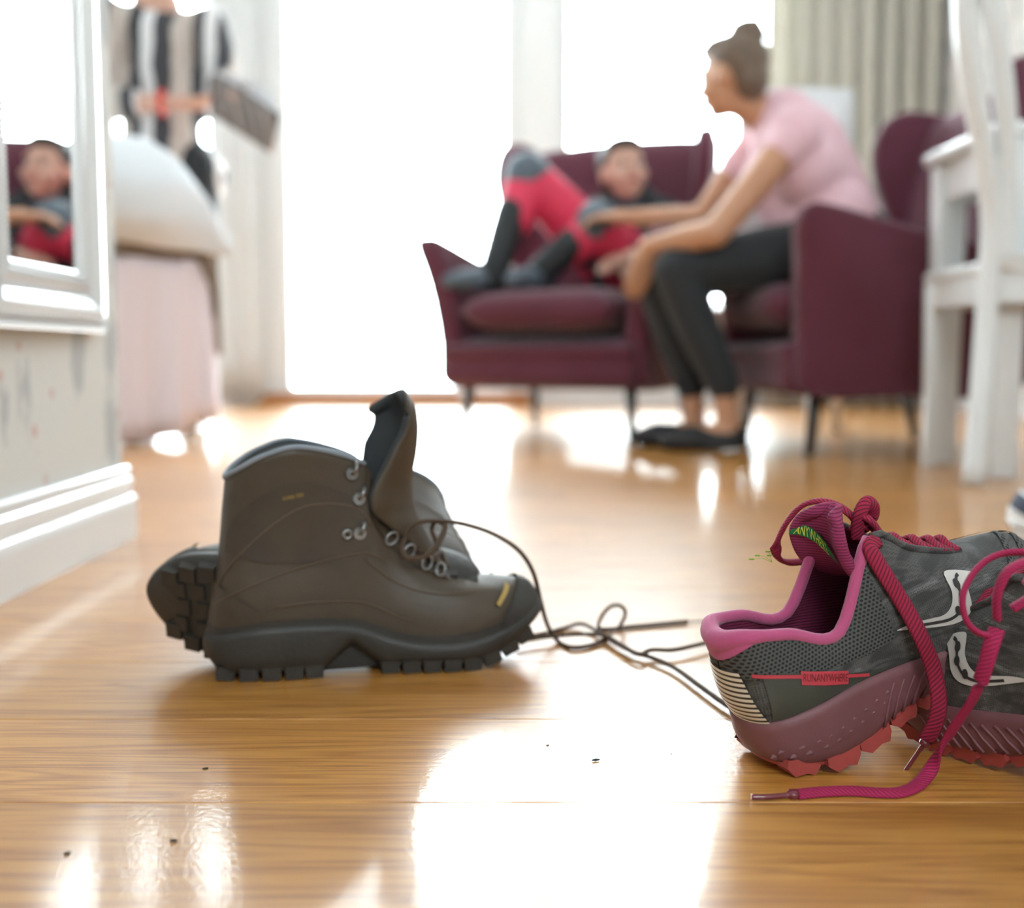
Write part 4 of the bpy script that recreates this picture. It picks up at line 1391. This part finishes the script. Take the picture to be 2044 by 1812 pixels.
# loose boot laces
BLc = SM['bootlace']
world_lace('lace', boot1, A3([(808, 1075, 1.00), (818, 1052, 1.00), (845, 1040, 1.005), (885, 1040, 1.01), (930, 1047, 1.02), (985, 1066, 1.035), (1035, 1098, 1.05), (1064, 1142, 1.06), (1078, 1195, 1.075), (1092, 1245, 1.088)])
    + G3([(1112, 1278), (1140, 1292), (1180, 1288), (1205, 1276)], .0028) + A3([(1226, 1262, 1.150), (1243, 1240, 1.150), (1248, 1220, 1.150), (1236, 1208, 1.152), (1216, 1212, 1.156), (1199, 1234, 1.162)])
    + G3([(1196, 1254), (1222, 1256), (1262, 1251), (1320, 1246), (1372, 1241)], .0028), .0024, BLc, 8, .8)
world_lace('lace', boot1, G3([(1372, 1241), (1405, 1240)], .0025), .0015, SM['bootlining'], 7)
world_lace('lace', boot1, A3([(808, 1075, 1.00), (802, 1095, .99), (810, 1112, .985), (838, 1113, .985), (862, 1100, .99), (880, 1075, 1.0), (888, 1050, 1.01), (872, 1040, 1.015), (862, 1055, 1.02), (872, 1085, 1.02)]), .0025, BLc, 8, .8)
world_lace('lace', boot1, A3([(905, 1160, 1.06), (930, 1190, 1.09)]) + G3([(985, 1285), (1040, 1273), (1095, 1262), (1130, 1252)], .0025) + [ground(1162, 1245, .006)] + G3([(1196, 1262), (1225, 1281), (1262, 1300), (1300, 1312), (1345, 1332), (1390, 1364), (1440, 1400), (1490, 1432)], .0050), .0025, BLc, 8, .8)
world_lace('lace', boot1, G3([(1030, 1279), (1090, 1271), (1150, 1266), (1205, 1268), (1240, 1287), (1275, 1306), (1300, 1297), (1345, 1297), (1400, 1285), (1450, 1272)], .0075), .0025, BLc, 8, .8)
# ------------------------------------------------------------------ people
def cap_geo(p0, r0, p1, r1, n=14):
    """closed tapered capsule"""
    p0, p1 = Vector(p0), Vector(p1)
    d = (p1-p0); L = d.length
    d = d.normalized() if L > 1e-6 else Vector((0, 0, 1))
    path, rad = [], []
    for k in range(5):
        a = PI/2*(1-k/4)
        path.append(p0 - d*(r0*math.sin(a))); rad.append(max(r0*math.cos(a), 1e-4))
    for k in range(5):
        a = PI/2*k/4
        path.append(p1 + d*(r1*math.sin(a))); rad.append(max(r1*math.cos(a), 1e-4))
    v, f, _ = sweep_geo(path, rad, n)
    return v, f

def ell_geo(c, rx, ry, rz, R=None):
    bm = bmesh.new(); bmesh.ops.create_icosphere(bm, subdivisions=3, radius=1.0)
    v = []
    for q in bm.verts:
        p = Vector((q.co.x*rx, q.co.y*ry, q.co.z*rz))
        if R is not None: p = R @ p
        v.append(p + Vector(c))
    f = [tuple(x.index for x in fc.verts) for fc in bm.faces]
    bm.free()
    return v, f

def fleshed(name, prims, mat, parent, voxel=.009, smooth=6, label=None):
    """one continuous skin grown over overlapping limbs (voxel union, then smoothed); prims in room coordinates"""
    inv = parent.matrix_world.inverted() if parent is not None else Matrix()
    V_, F_ = [], []
    for p in prims:
        if p[0] == 'c': v, f = cap_geo(*p[1:])
        elif p[0] == 'chain':
            v, f = [], []
            pts = p[1]
            for (a, ra), (b, rb) in zip(pts, pts[1:]):
                v2, f2 = cap_geo(a, ra, b, rb)
                f += [tuple(i+len(v) for i in q) for q in f2]; v += v2
        else: v, f = ell_geo(*p[1:])
        F_ += [tuple(i+len(V_) for i in q) for q in f]
        V_ += [inv @ Vector(x) for x in v]
    o = mesh(name, V_, F_, mat, parent, True, None, label)
    m = o.modifiers.new('skin', 'REMESH'); m.mode = 'VOXEL'; m.voxel_size = voxel; m.use_smooth_shade = True
    if smooth:
        s = o.modifiers.new('relax', 'SMOOTH'); s.iterations = smooth; s.factor = .5
    # bake the union so the figure is plain geometry
    bpy.context.view_layer.update()
    dg = bpy.context.evaluated_depsgraph_get()
    me = bpy.data.meshes.new_from_object(o.evaluated_get(dg))
    o.modifiers.clear(); old = o.data; o.data = me; bpy.data.meshes.remove(old)
    me.polygons.foreach_set('use_smooth', [True]*len(me.polygons))
    if not me.materials: me.materials.append(mat)
    return o

def face_basis(fwd, up=(0, 0, 1)):
    f = Vector(fwd).normalized(); u = Vector(up); u = (u - f*u.dot(f)).normalized(); r = f.cross(u)
    return Matrix((r, f, u)).transposed()       # local x right, y forward, z up

def head_prims(c, B, s=1.0):
    c = Vector(c); P = lambda x, y, z: c + B @ Vector((x*s, y*s, z*s))
    pr = [('e', P(0, -.012, .025), .076*s, .092*s, .088*s, B), ('e', P(0, .022, -.035), .060*s, .066*s, .075*s, B),
          ('e', P(0, .052, -.085), .030*s, .028*s, .024*s, B),                                    # chin
          ('c', P(0, .085, .012), .008*s, P(0, .104, -.022), .013*s), ('c', P(-.012, .092, -.026), .008*s, P(.012, .092, -.026), .008*s),   # nose
          ('c', P(-.040, .078, .024), .010*s, P(.040, .078, .024), .010*s),                       # brow
          ('c', P(-.020, .084, -.052), .0075*s, P(.020, .084, -.052), .0075*s), ('c', P(-.016, .082, -.062), .008*s, P(.016, .082, -.062), .008*s)]  # lips
    for sd in (-1, 1):
        pr += [('e', P(sd*.078, -.010, -.008), .010*s, .020*s, .032*s, B), ('e', P(sd*.040, .052, -.032), .028*s, .030*s, .030*s, B)]
    return pr

def face_details(par, c, B, s, lipmat, white, iris):
    c = Vector(c); inv = par.matrix_world.inverted()
    for sd in (-1, 1):
        v, f = ell_geo(c + B @ Vector((sd*.031*s, .075*s, .004*s)), .0125*s, .010*s, .0085*s, B)
        ey = mesh('eye', [inv @ x for x in v], f, white, par)
        v, f = ell_geo(c + B @ Vector((sd*.031*s, .0835*s, .004*s)), .0058*s, .0030*s, .0058*s, B)
        mesh('iris', [inv @ x for x in v], f, iris, ey)
        v, f = cap_geo(c + B @ Vector((sd*.018*s, .087*s, .024*s)), .0035*s, c + B @ Vector((sd*.046*s, .078*s, .026*s)), .0025*s)
        mesh('eyebrow', [inv @ x for x in v], f, iris, par)
    P = [c + B @ Vector((x*s, y*s, -.0565*s)) for x, y in ((-.022, .084), (-.010, .0905), (0, .0925), (.010, .0905), (.022, .084))]
    v, f, _ = sweep_geo(catmull([tuple(p) for p in P], 4), .0050*s, 8, 1.3)
    mesh('lips', [inv @ x for x in v], f, lipmat, par)

def hand_prims(wrist, knuckle_dir, palm_n, s=1.0, curl=.5, thumb=1):
    """palm and five fingers; knuckle_dir from the wrist to the fingers, palm_n the way the palm faces"""
    w = Vector(wrist); d = Vector(knuckle_dir).normalized(); n = Vector(palm_n); n = (n-d*n.dot(d)).normalized(); b = d.cross(n)*thumb
    pr = [('c', w, .024*s, w+d*.03*s, .027*s)]
    for k, off in enumerate((-.030, -.010, .010, .029)):
        kn = w + d*.088*s + b*off*s
        pr.append(('c', w + d*.02*s + b*off*.6*s, .017*s, kn, .0125*s))
        L = (.060, .075, .080, .070)[k]*s * .52
        a1 = d*math.cos(curl*.6)+n*math.sin(curl*.6); a2 = d*math.cos(curl*1.5)+n*math.sin(curl*1.5)
        m1 = kn + a1*L*.95; m2 = m1 + a2*L*.85
        pr += [('c', kn, .0108*s, m1, .0095*s), ('c', m1, .0095*s, m2, .0075*s)]
    t0 = w + d*.028*s + b*.028*s + n*.006*s
    t1 = t0 + (d*.55+b*.75+n*.25).normalized()*.045*s
    t2 = t1 + (d*.85+b*.25+n*.35).normalized()*.034*s
    pr += [('c', t0, .015*s, t1, .0115*s), ('c', t1, .0115*s, t2, .0085*s)]
    return pr

def skin_material(name, col):
    m = M(name, col, .45, spec=.4, bump=(120, .06, .002), var=(9, tuple(min(1, c*1.12) for c in col), .4))
    nt, b = nodes(m)
    b.inputs['Subsurface Weight'].default_value = .12
    b.inputs['Subsurface Radius'].default_value = (.010, .004, .002)
    return m

PM = {
 'skin1': skin_material('warm_skin', (.56, .29, .17)),
 'skin2': skin_material('fair_skin', (.62, .37, .28)),
 'hair': M('brown_hair', (.135, .090, .062), .5, bump=(260, .5, .003), var=(60, (.20, .13, .085), .7)),
 'darkhair': M('dark_hair', (.035, .028, .026), .5, bump=(260, .5, .003), var=(60, (.06, .045, .04), .7)),
 'pinkshirt': M('pale_pink_jersey', (.82, .52, .57), .85, sheen=.2, bump=(40, .25, .006)),
 'black': M('black_cotton_twill', (.016, .019, .022), .8, sheen=.15, bump=(60, .3, .004)),
 'blackshoe': M('black_soft_shoe', (.010, .010, .011), .5),
 'red': M('red_softshell', (.74, .045, .11), .6, bump=(50, .3, .006)),
 'greyblue': M('grey_blue_reinforced_fabric', (.10, .13, .16), .55, bump=(300, .3, .002)),
 'blackpanel': M('black_reinforced_fabric', (.014, .018, .021), .6, bump=(300, .3, .002)),
 'lips': M('lip_colour', (.45, .13, .12), .4),
 'eyewhite': M('eye_white', (.80, .79, .77), .2),
 'iris': M('dark_iris', (.03, .022, .018), .2),
 'redband': M('red_wristband', (.65, .05, .03), .45),
 'paper': M('white_paper', (.84, .84, .86), .6),
 'print': None, 'blouse': None,
}
def stripes_material(name, cols, freq, rough=.85):
    m = M(name, cols[0][1], rough, bump=(40, .2, .005))
    nt, b = nodes(m)
    tc = N(nt, 'ShaderNodeTexCoord'); sp = N(nt, 'ShaderNodeSeparateXYZ')
    nt.links.new(tc.outputs['Object'], sp.inputs[0])
    nz = N(nt, 'ShaderNodeTexNoise', Scale=5.0)
    nt.links.new(tc.outputs['Object'], nz.inputs['Vector'])
    x = math_node(nt, 'ADD', sp.outputs['X'], math_node(nt, 'MULTIPLY', nz.outputs['Fac'], .05))
    f = math_node(nt, 'FRACT', math_node(nt, 'ADD', math_node(nt, 'MULTIPLY', x, freq), 10.0))
    c = ramp(nt, f, cols)
    for n in nt.nodes:
        if n.bl_idname == 'ShaderNodeValToRGB': n.color_ramp.interpolation = 'CONSTANT'
    nt.links.new(c, b.inputs['Base Color'])
    return m
PM['blouse'] = stripes_material('striped_blouse_cotton', [(0, (.78, .76, .75)), (.22, (.055, .055, .062)), (.50, (.55, .48, .43)), (.78, (.055, .055, .062))], 5.2)
PM['print'] = stripes_material('printed_cover', [(0, (.16, .14, .135)), (.45, (.30, .26, .24)), (.62, (.12, .11, .11)), (.86, (.42, .36, .33))], 9.0, .4)

# ---- woman seated in the armchair, leaning forward, looking away to the window
w = thing('person', 'woman with a hair bun, pink T-shirt and black trousers leaning forward in the armchair', 'person', (.72, 3.475, 0))
bpy.context.view_layer.update()
HB = face_basis((-.78, .61, -.12)); hc_ = Vector((.640, 3.450, 1.082))
skin = head_prims(hc_, HB, 1.0)
skin += [('c', (.665, 3.458, 1.025), .054, (.755, 3.472, .970), .056), ('c', (.765, 3.472, .985), .058, (.80, 3.475, .95), .075)]
# near arm resting on the thigh, hand hanging
sN, eN, wN = Vector((.790, 3.285, .885)), Vector((.565, 3.235, .612)), Vector((.392, 3.375, .590))
skin += [('chain', [(sN, .052), (sN*.5+eN*.5, .046), (eN, .040), (eN*.55+wN*.45, .039), (wN, .026)])]
skin += hand_prims(wN, (-.22, .10, -.95), (-.3, .8, .2), 1.0, .35, 1)
# far arm reaching to the other person's knee
sF, eF, wF = Vector((.745, 3.655, .915)), Vector((.600, 3.700, .705)), Vector((.372, 3.755, .715))
skin += [('chain', [(sF, .050), (sF*.5+eF*.5, .045), (eF, .040), (eF*.6+wF*.4, .038), (wF, .026)])]
skin += hand_prims(wF, (-.94, .20, .06), (-.1, .2, -.95), 1.0, .55, -1)
# hidden core, ankles and feet
skin += [('chain', [((.80, 3.475, .95), .09), ((.90, 3.475, .78), .11), ((.98, 3.475, .62), .12)]), ('c', (.80, 3.30, .90), .05, (.80, 3.64, .91), .05)]
legs = {'n': [(.965, 3.375, .585), (.470, 3.320, .515), (.612, 3.315, .155)], 'f': [(.965, 3.565, .585), (.432, 3.465, .510), (.545, 3.475, .150)]}
for k, (h, kn, an) in legs.items():
    an = Vector(an)
    skin += [('chain', [(h, .075), (kn, .050), (an, .034), (an+V(.01, 0, -.09), .032)]), ('chain', [(an+V(.015, 0, -.10), .034), (an+V(-.10, -.005, -.115), .030), (an+V(-.16, -.006, -.128), .020)])]
body = fleshed('body', skin, PM['skin1'], w, .0075, 5)
face_details(w, hc_, HB, 1.0, PM['lips'], PM['eyewhite'], PM['iris'])
# T-shirt: loose, with short sleeves
sh = [('chain', [((.800, 3.475, .960), .100), ((.845, 3.475, .88), .140), ((.900, 3.475, .76), .150), ((.960, 3.475, .62), .155)]),
      ('c', (.795, 3.300, .905), .074, (.795, 3.650, .915), .074), ('c', (.845, 3.36, .80), .105, (.845, 3.59, .80), .105), ('c', (.93, 3.38, .66), .125, (.93, 3.57, .66), .125),
      ('c', (.780, 3.475, .80), .10, (.86, 3.475, .70), .12),
      ('c', sN+V(.01, 0, .0), .066, sN*.86+eN*.14, .060), ('c', sF+V(.01, 0, 0), .064, sF*.72+eF*.28, .058)]
fleshed('t_shirt', sh, PM['pinkshirt'], w, .010, 6)
tr = []
for k, (h, kn, an) in legs.items():
    h, kn, an = Vector(h), Vector(kn), Vector(an)
    tr += [('chain', [(h, .105), (h*.5+kn*.5, .093), (kn, .070), (kn*.55+an*.45, .064), (an+V(-.005, 0, .035), .050)])]
tr += [('c', (.985, 3.40, .60), .125, (.985, 3.55, .60), .125)]
fleshed('trousers', tr, PM['black'], w, .010, 5)
for k, (h, kn, an) in legs.items():
    an = Vector(an)
    z0 = .032
    fleshed('shoe', [('chain', [((an.x+.035, an.y, .040), .036), ((an.x-.03, an.y-.002, .036), .036), ((an.x-.11, an.y-.006, .034), .042), ((an.x-.165, an.y-.008, .028), .027)]), ('e', (an.x-.06, an.y-.004, .012), .130, .040, .012)], PM['blackshoe'], w, .007, 4)
# hair: cap, nape, bun
hp = [('e', hc_ + HB @ V(0, -.030, .040), .083, .092, .088, HB), ('e', hc_ + HB @ V(0, -.062, -.010), .066, .052, .075, HB), ('e', hc_ + HB @ V(0, .012, .085), .066, .070, .040, HB)]
fleshed('hair', hp, PM['hair'], w, .007, 3)
bun = [('e', (.682, 3.430, 1.196), .055, .052, .050), ('e', (.660, 3.435, 1.165), .042, .042, .03), ('c', (.655, 3.425, 1.215), .022, (.70, 3.425, 1.225), .022), ('c', (.71, 3.435, 1.195), .02, (.69, 3.445, 1.165), .022)]
fleshed('hair_bun', bun, PM['hair'], w, .006, 2)

# ---- person curled up sideways in the other armchair, one knee raised
p = thing('person', 'person in red and black outdoor trousers curled up in the armchair with one knee raised', 'person', (.35, 4.10, .48))
bpy.context.view_layer.update()
HB2 = face_basis((.18, -.93, .16), (-.10, .1, 1)); h2 = Vector((.412, 4.105, .915))
sk = head_prims(h2, HB2, 1.0)
sk += [('c', (.425, 4.135, .86), .050, (.452, 4.175, .79), .055)]
legA = [Vector((.385, 4.175, .585)), Vector((.072, 4.030, .885)), Vector((-.042, 3.930, .560))]
legB = [Vector((.440, 4.085, .575)), Vector((.305, 3.850, .700)), Vector((.115, 3.890, .550))]
for L in (legA, legB):
    sk += [('chain', [(L[0], .07), (L[1], .048), (L[2], .034)])]
armA = [Vector((.330, 4.130, .770)), Vector((.265, 4.010, .620)), Vector((.345, 3.905, .590))]
armB = [Vector((.560, 4.130, .755)), Vector((.560, 3.960, .640)), Vector((.420, 3.850, .600))]
for q, th in ((armA, 1), (armB, -1)):
    sk += [('chain', [(q[0], .045), (q[1], .036), (q[2], .025)])]
sk += hand_prims(armA[2], (.5, -.7, -.3), (.2, .2, -.9), .9, .6, 1) + hand_prims(armB[2], (-.8, -.4, -.2), (-.1, .3, -.9), .9, .6, -1)
sk += [('chain', [((.452, 4.175, .79), .08), ((.43, 4.165, .68), .10), ((.41, 4.145, .59), .11)])]
fleshed('body', sk, PM['skin2'], p, .0075, 5)
face_details(p, h2, HB2, 1.0, PM['lips'], PM['eyewhite'], PM['iris'])
fleshed('hair', [('e', h2 + HB2 @ V(0, -.026, .042), .086, .092, .086, HB2), ('e', h2 + HB2 @ V(0, -.055, -.02), .076, .055, .09, HB2), ('e', h2 + HB2 @ V(0, .03, .088), .066, .055, .030, HB2)], PM['darkhair'], p, .007, 3)
fleshed('jacket', [('chain', [((.455, 4.175, .775), .115), ((.435, 4.165, .68), .135), ((.41, 4.145, .60), .135)]), ('c', (.345, 4.140, .77), .075, (.555, 4.140, .76), .075),
      ('chain', [(armA[0], .062), (armA[1], .050), (armA[2]*.85+armA[1]*.15, .036)]), ('chain', [(armB[0], .062), (armB[1], .050), (armB[2]*.85+armB[1]*.15, .036)])], PM['black'], p, .010, 5)
tube('collar', [(x-.35, y-4.10, z-.48) for x, y, z in catmull([(.40, 4.10, .815), (.45, 4.085, .80), (.505, 4.12, .815), (.515, 4.19, .845), (.46, 4.235, .86), (.395, 4.20, .85), (.38, 4.14, .83)], 4, True)], .022, PM['greyblue'], p, 8, 1, True)
def pant(L, r):
    h, k, a = L
    m1 = k*.52+a*.48
    fleshed('trouser_leg', [('chain', [(h, r[0]), (h*.5+k*.5, r[1]), (k, r[2]), (m1, r[3])])], PM['red'], p, .010, 4)
    fleshed('knee_patch', [('chain', [(k*.93+h*.07+V(0, -.002, .010), r[2]*.96), (k+V(-.004, -.006, .010), r[2]*1.0), (k*.96+a*.04+V(-.006, -.008, .004), r[2]*.96)])], PM['greyblue'], p, .009, 4)
    fleshed('shin_panel', [('chain', [(k*.62+a*.38+V(-.010, -.012, 0), r[3]*.94), (a+V(-.003, -.004, .0), r[3]*.80), (a+V(-.006, 0, -.035), r[3]*.82)])], PM['blackpanel'], p, .009, 4)
pant(legA, (.110, .100, .080, .066)); pant(legB, (.105, .095, .076, .062))
fleshed('seat_of_trousers', [('c', (.375, 4.165, .585), .105, (.445, 4.085, .580), .105)], PM['black'], p, .010, 4)
a = legA[2]
fleshed('shoe', [('chain', [((a.x+.035, a.y+.02, .535), .038), ((a.x-.03, a.y-.01, .528), .040), ((a.x-.10, a.y-.04, .523), .040), ((a.x-.155, a.y-.065, .517), .028)])], PM['greyblue'], p, .008, 4)
a = legB[2]
fleshed('shoe', [('chain', [((a.x+.03, a.y+.01, .535), .036), ((a.x-.03, a.y-.03, .528), .038), ((a.x-.08, a.y-.07, .522), .038), ((a.x-.10, a.y-.10, .517), .028)])], PM['greyblue'], p, .008, 4)

p.location += V(-.015, .052, .005)
# ---- person standing at the foot of the bed with a magazine
q = thing('person', 'person in a striped blouse standing behind the bed holding printed pages', 'person', (-1.24, 4.16, 0))
bpy.context.view_layer.update()
HB3 = face_basis((.62, -.60, -.25)); h3 = Vector((-1.225, 4.11, 1.700))
sk = head_prims(h3, HB3, 1.05)
sk += [('c', (-1.235, 4.135, 1.635), .052, (-1.245, 4.155, 1.530), .060)]
aR = [Vector((-1.400, 4.060, 1.440)), Vector((-1.405, 3.985, 1.135)), Vector((-1.150, 3.945, 1.130))]
aL = [Vector((-1.080, 4.200, 1.440)), Vector((-1.000, 4.150, 1.215)), Vector((-.965, 3.985, 1.215))]
sk += [('chain', [(aR[0], .05), (aR[1], .042), (aR[2], .028)]), ('chain', [(aL[0], .05), (aL[1], .042), (aL[2], .028)])]
sk += hand_prims(aR[2], (.97, .05, -.02), (0, .3, .9), 1.0, .4, -1) + hand_prims(aL[2], (.45, -.7, -.35), (.2, .2, -.9), 1.0, .5, 1)
sk += [('chain', [((-1.245, 4.155, 1.50), .09), ((-1.24, 4.16, 1.25), .10), ((-1.24, 4.17, 1.02), .12)])]
for sx in (-.095, .095):
    sk += [('chain', [((-1.24+sx, 4.17, .95), .085), ((-1.24+sx, 4.17, .52), .056), ((-1.24+sx, 4.18, .09), .038)]), ('chain', [((-1.24+sx, 4.19, .042), .036), ((-1.235+sx, 4.05, .032), .030)])]
fleshed('body', sk, PM['skin2'], q, .0085, 5)
face_details(q, h3, HB3, 1.05, PM['lips'], PM['eyewhite'], PM['iris'])
fleshed('hair', [('e', h3 + HB3 @ V(0, -.028, .045), .090, .096, .090, HB3), ('e', h3 + HB3 @ V(0, -.06, -.03), .082, .058, .10, HB3)], PM['hair'], q, .008, 3)
fleshed('blouse', [('chain', [((-1.245, 4.155, 1.435), .085), ((-1.245, 4.155, 1.38), .130), ((-1.24, 4.16, 1.15), .135), ((-1.24, 4.165, .90), .150)]),
      ('c', (-1.365, 4.085, 1.425), .080, (-1.125, 4.195, 1.425), .080), ('c', (-1.32, 4.12, 1.20), .105, (-1.15, 4.19, 1.20), .105), ('c', (-1.33, 4.12, .92), .120, (-1.14, 4.20, .92), .120),
      ('chain', [(aR[0]+V(0, 0, .01), .075), (aR[1], .062), (aR[1]*.55+aR[2]*.45, .056)]), ('chain', [(aL[0]+V(0, 0, .01), .075), (aL[1], .066), (aL[1]*.4+aL[2]*.6, .058)])], PM['blouse'], q, .010, 5)
fleshed('trousers', [('chain', [((-1.335, 4.17, .93), .11), ((-1.335, 4.17, .52), .078), ((-1.335, 4.18, .11), .060)]), ('chain', [((-1.145, 4.17, .93), .11), ((-1.145, 4.17, .52), .078), ((-1.145, 4.18, .11), .060)]), ('c', (-1.31, 4.17, .95), .12, (-1.17, 4.17, .95), .12)], PM['black'], q, .010, 4)
for sx in (-.095, .095):
    fleshed('shoe', [('chain', [((-1.24+sx, 4.20, .040), .038), ((-1.24+sx, 4.10, .036), .040), ((-1.235+sx, 4.00, .030), .030)])], PM['blackshoe'], q, .008, 3)
v, f, _ = sweep_geo(catmull([(aR[2].x-.02+1.24, aR[2].y-4.16 + .034*math.cos(t), aR[2].z + .034*math.sin(t)) for t in [2*PI*k/12 for k in range(12)]], 2, True), .012, 8, 1, True)
mesh('wristband', v, f, PM['redband'], q)
q.location += V(-.02, .07, 0)
# the magazine in her hands: cover, page block, lifted white sheet
mg = thing('magazine', 'open magazine with white pages held by the person in the striped blouse', 'magazine', (-.905, 3.98, 1.085))
MR = Matrix.Rotation(math.radians(-4), 4, 'Z') @ Matrix.Rotation(math.radians(33), 4, 'Y') @ Matrix.Rotation(math.radians(-42), 4, 'X')
def leaf(name, x0, x1, y0, y1, z0, z1, mat, bend):
    vv = []
    for i in range(13):
        t = i/12
        for j in range(5):
            vv.append(MR @ Vector((x0+(x1-x0)*t, y0+(y1-y0)*j/4, z0+bend*math.sin(PI*t))))
    o = mesh(name, vv, grid_faces(13, 5), mat, mg); solid(o, z1-z0, 0); return o
leaf('cover', -.13, .13, -.095, .095, 0, .0018, PM['print'], .004)
leaf('pages', -.128, .126, -.092, .092, .0040, .0085, PM['paper'], .004)
leaf('page', -.126, .120, -.09, .09, .012, .0128, PM['paper'], .050)
# ------------------------------------------------------------------ small things
# a third, white and navy trainer standing at the right edge of the floor
wm = {'knit': M('navy_trainer_fabric', (.030, .040, .075), .7, bump=(500, .3, .001)), 'midsole': M('white_trainer_foam', (.78, .77, .76), .5), 'coral': M('white_trainer_rubber', (.74, .73, .72), .5),
      'collar': M('white_trainer_collar', (.72, .71, .70), .8), 'lining': M('pale_trainer_lining', (.55, .55, .56), .9), 'honey': M('white_trainer_overlay', (.76, .75, .74), .6), 'stripe': M('navy_trainer_tape', (.03, .04, .08), .6),
      'panel': M('white_trainer_panel', (.74, .73, .72), .5), 'tonguefab': M('navy_trainer_tongue', (.03, .04, .075), .8), 'lace': M('white_trainer_lace', (.78, .77, .76), .8)}
R3 = ypr(math.radians(150), 0, 0)
t3 = ground(2016, 1086) + V(.0, 0, 0) - R3 @ Vector((.268, 0, .0))
sh3, S3_ = running_shoe('white and navy trainer cut off by the right picture edge', 1, R3, t3, False, wm)
settle(sh3)

# grit and crumbs on the boards
grit = M('dark_grit', (.03, .03, .028), .8)
for k, (u, v, s, a) in enumerate(((1189, 1519, .0032, .3), (347, 1680, .0030, -.2), (1093, 1488, .0014, .5), (410, 1535, .0022, .4), (134, 1705, .0026, .8), (1340, 1505, .0010, .1))):
    g = ground(u, v)
    bm = bmesh.new(); bmesh.ops.create_icosphere(bm, subdivisions=1, radius=s)
    for q in bm.verts: q.co = Vector((q.co.x, q.co.y*.35, q.co.z*.3 + s*.3)) + Vector((rnd.uniform(-.1, .1)*s, rnd.uniform(-.1, .1)*s, 0))
    o = bm_obj('crumb', bm, grit)
    o.location = g; o.rotation_euler = (0, 0, a)
    tag(o, ('dark crumb on the bright floor between boot and running shoe', 'dark crumb on the floor near the bottom left', 'tiny dark crumb beside the loose boot lace reflection', 'thin dark splinter on the floor under the toppled boot', 'dark crumb at the lower left corner of the floor', 'tiny dark speck just left of the pink shoe heel')[k], 'crumb')

# sprigs of dry moss caught on the far collar of the propped shoe
moss = M('yellow_green_moss', (.28, .42, .05), .7)
inv = sh1.matrix_world.inverted()
for (u, v) in ((1500, 1117), (1512, 1110), (1533, 1102), (1536, 1110)):
    p0 = at(1541, 1122, .835); p1 = at(u, v, .838)
    path = catmull([tuple(p0), tuple(p0*.5+p1*.5+V(0, 0, .002)), tuple(p1)], 4)
    v_, f_, uv_ = sweep_geo(path, .00022, 5)
    st_ = mesh('moss_sprig', [inv @ x for x in v_], f_, moss, sh1); st_['loose'] = 1
    for dx in (-.0010, .0010):
        vv_, ff_ = ell_geo(p1 + V(dx, 0, .0006), .0011, .0008, .0007)
        mesh('moss_leaf', [inv @ x for x in vv_], ff_, moss, st_)
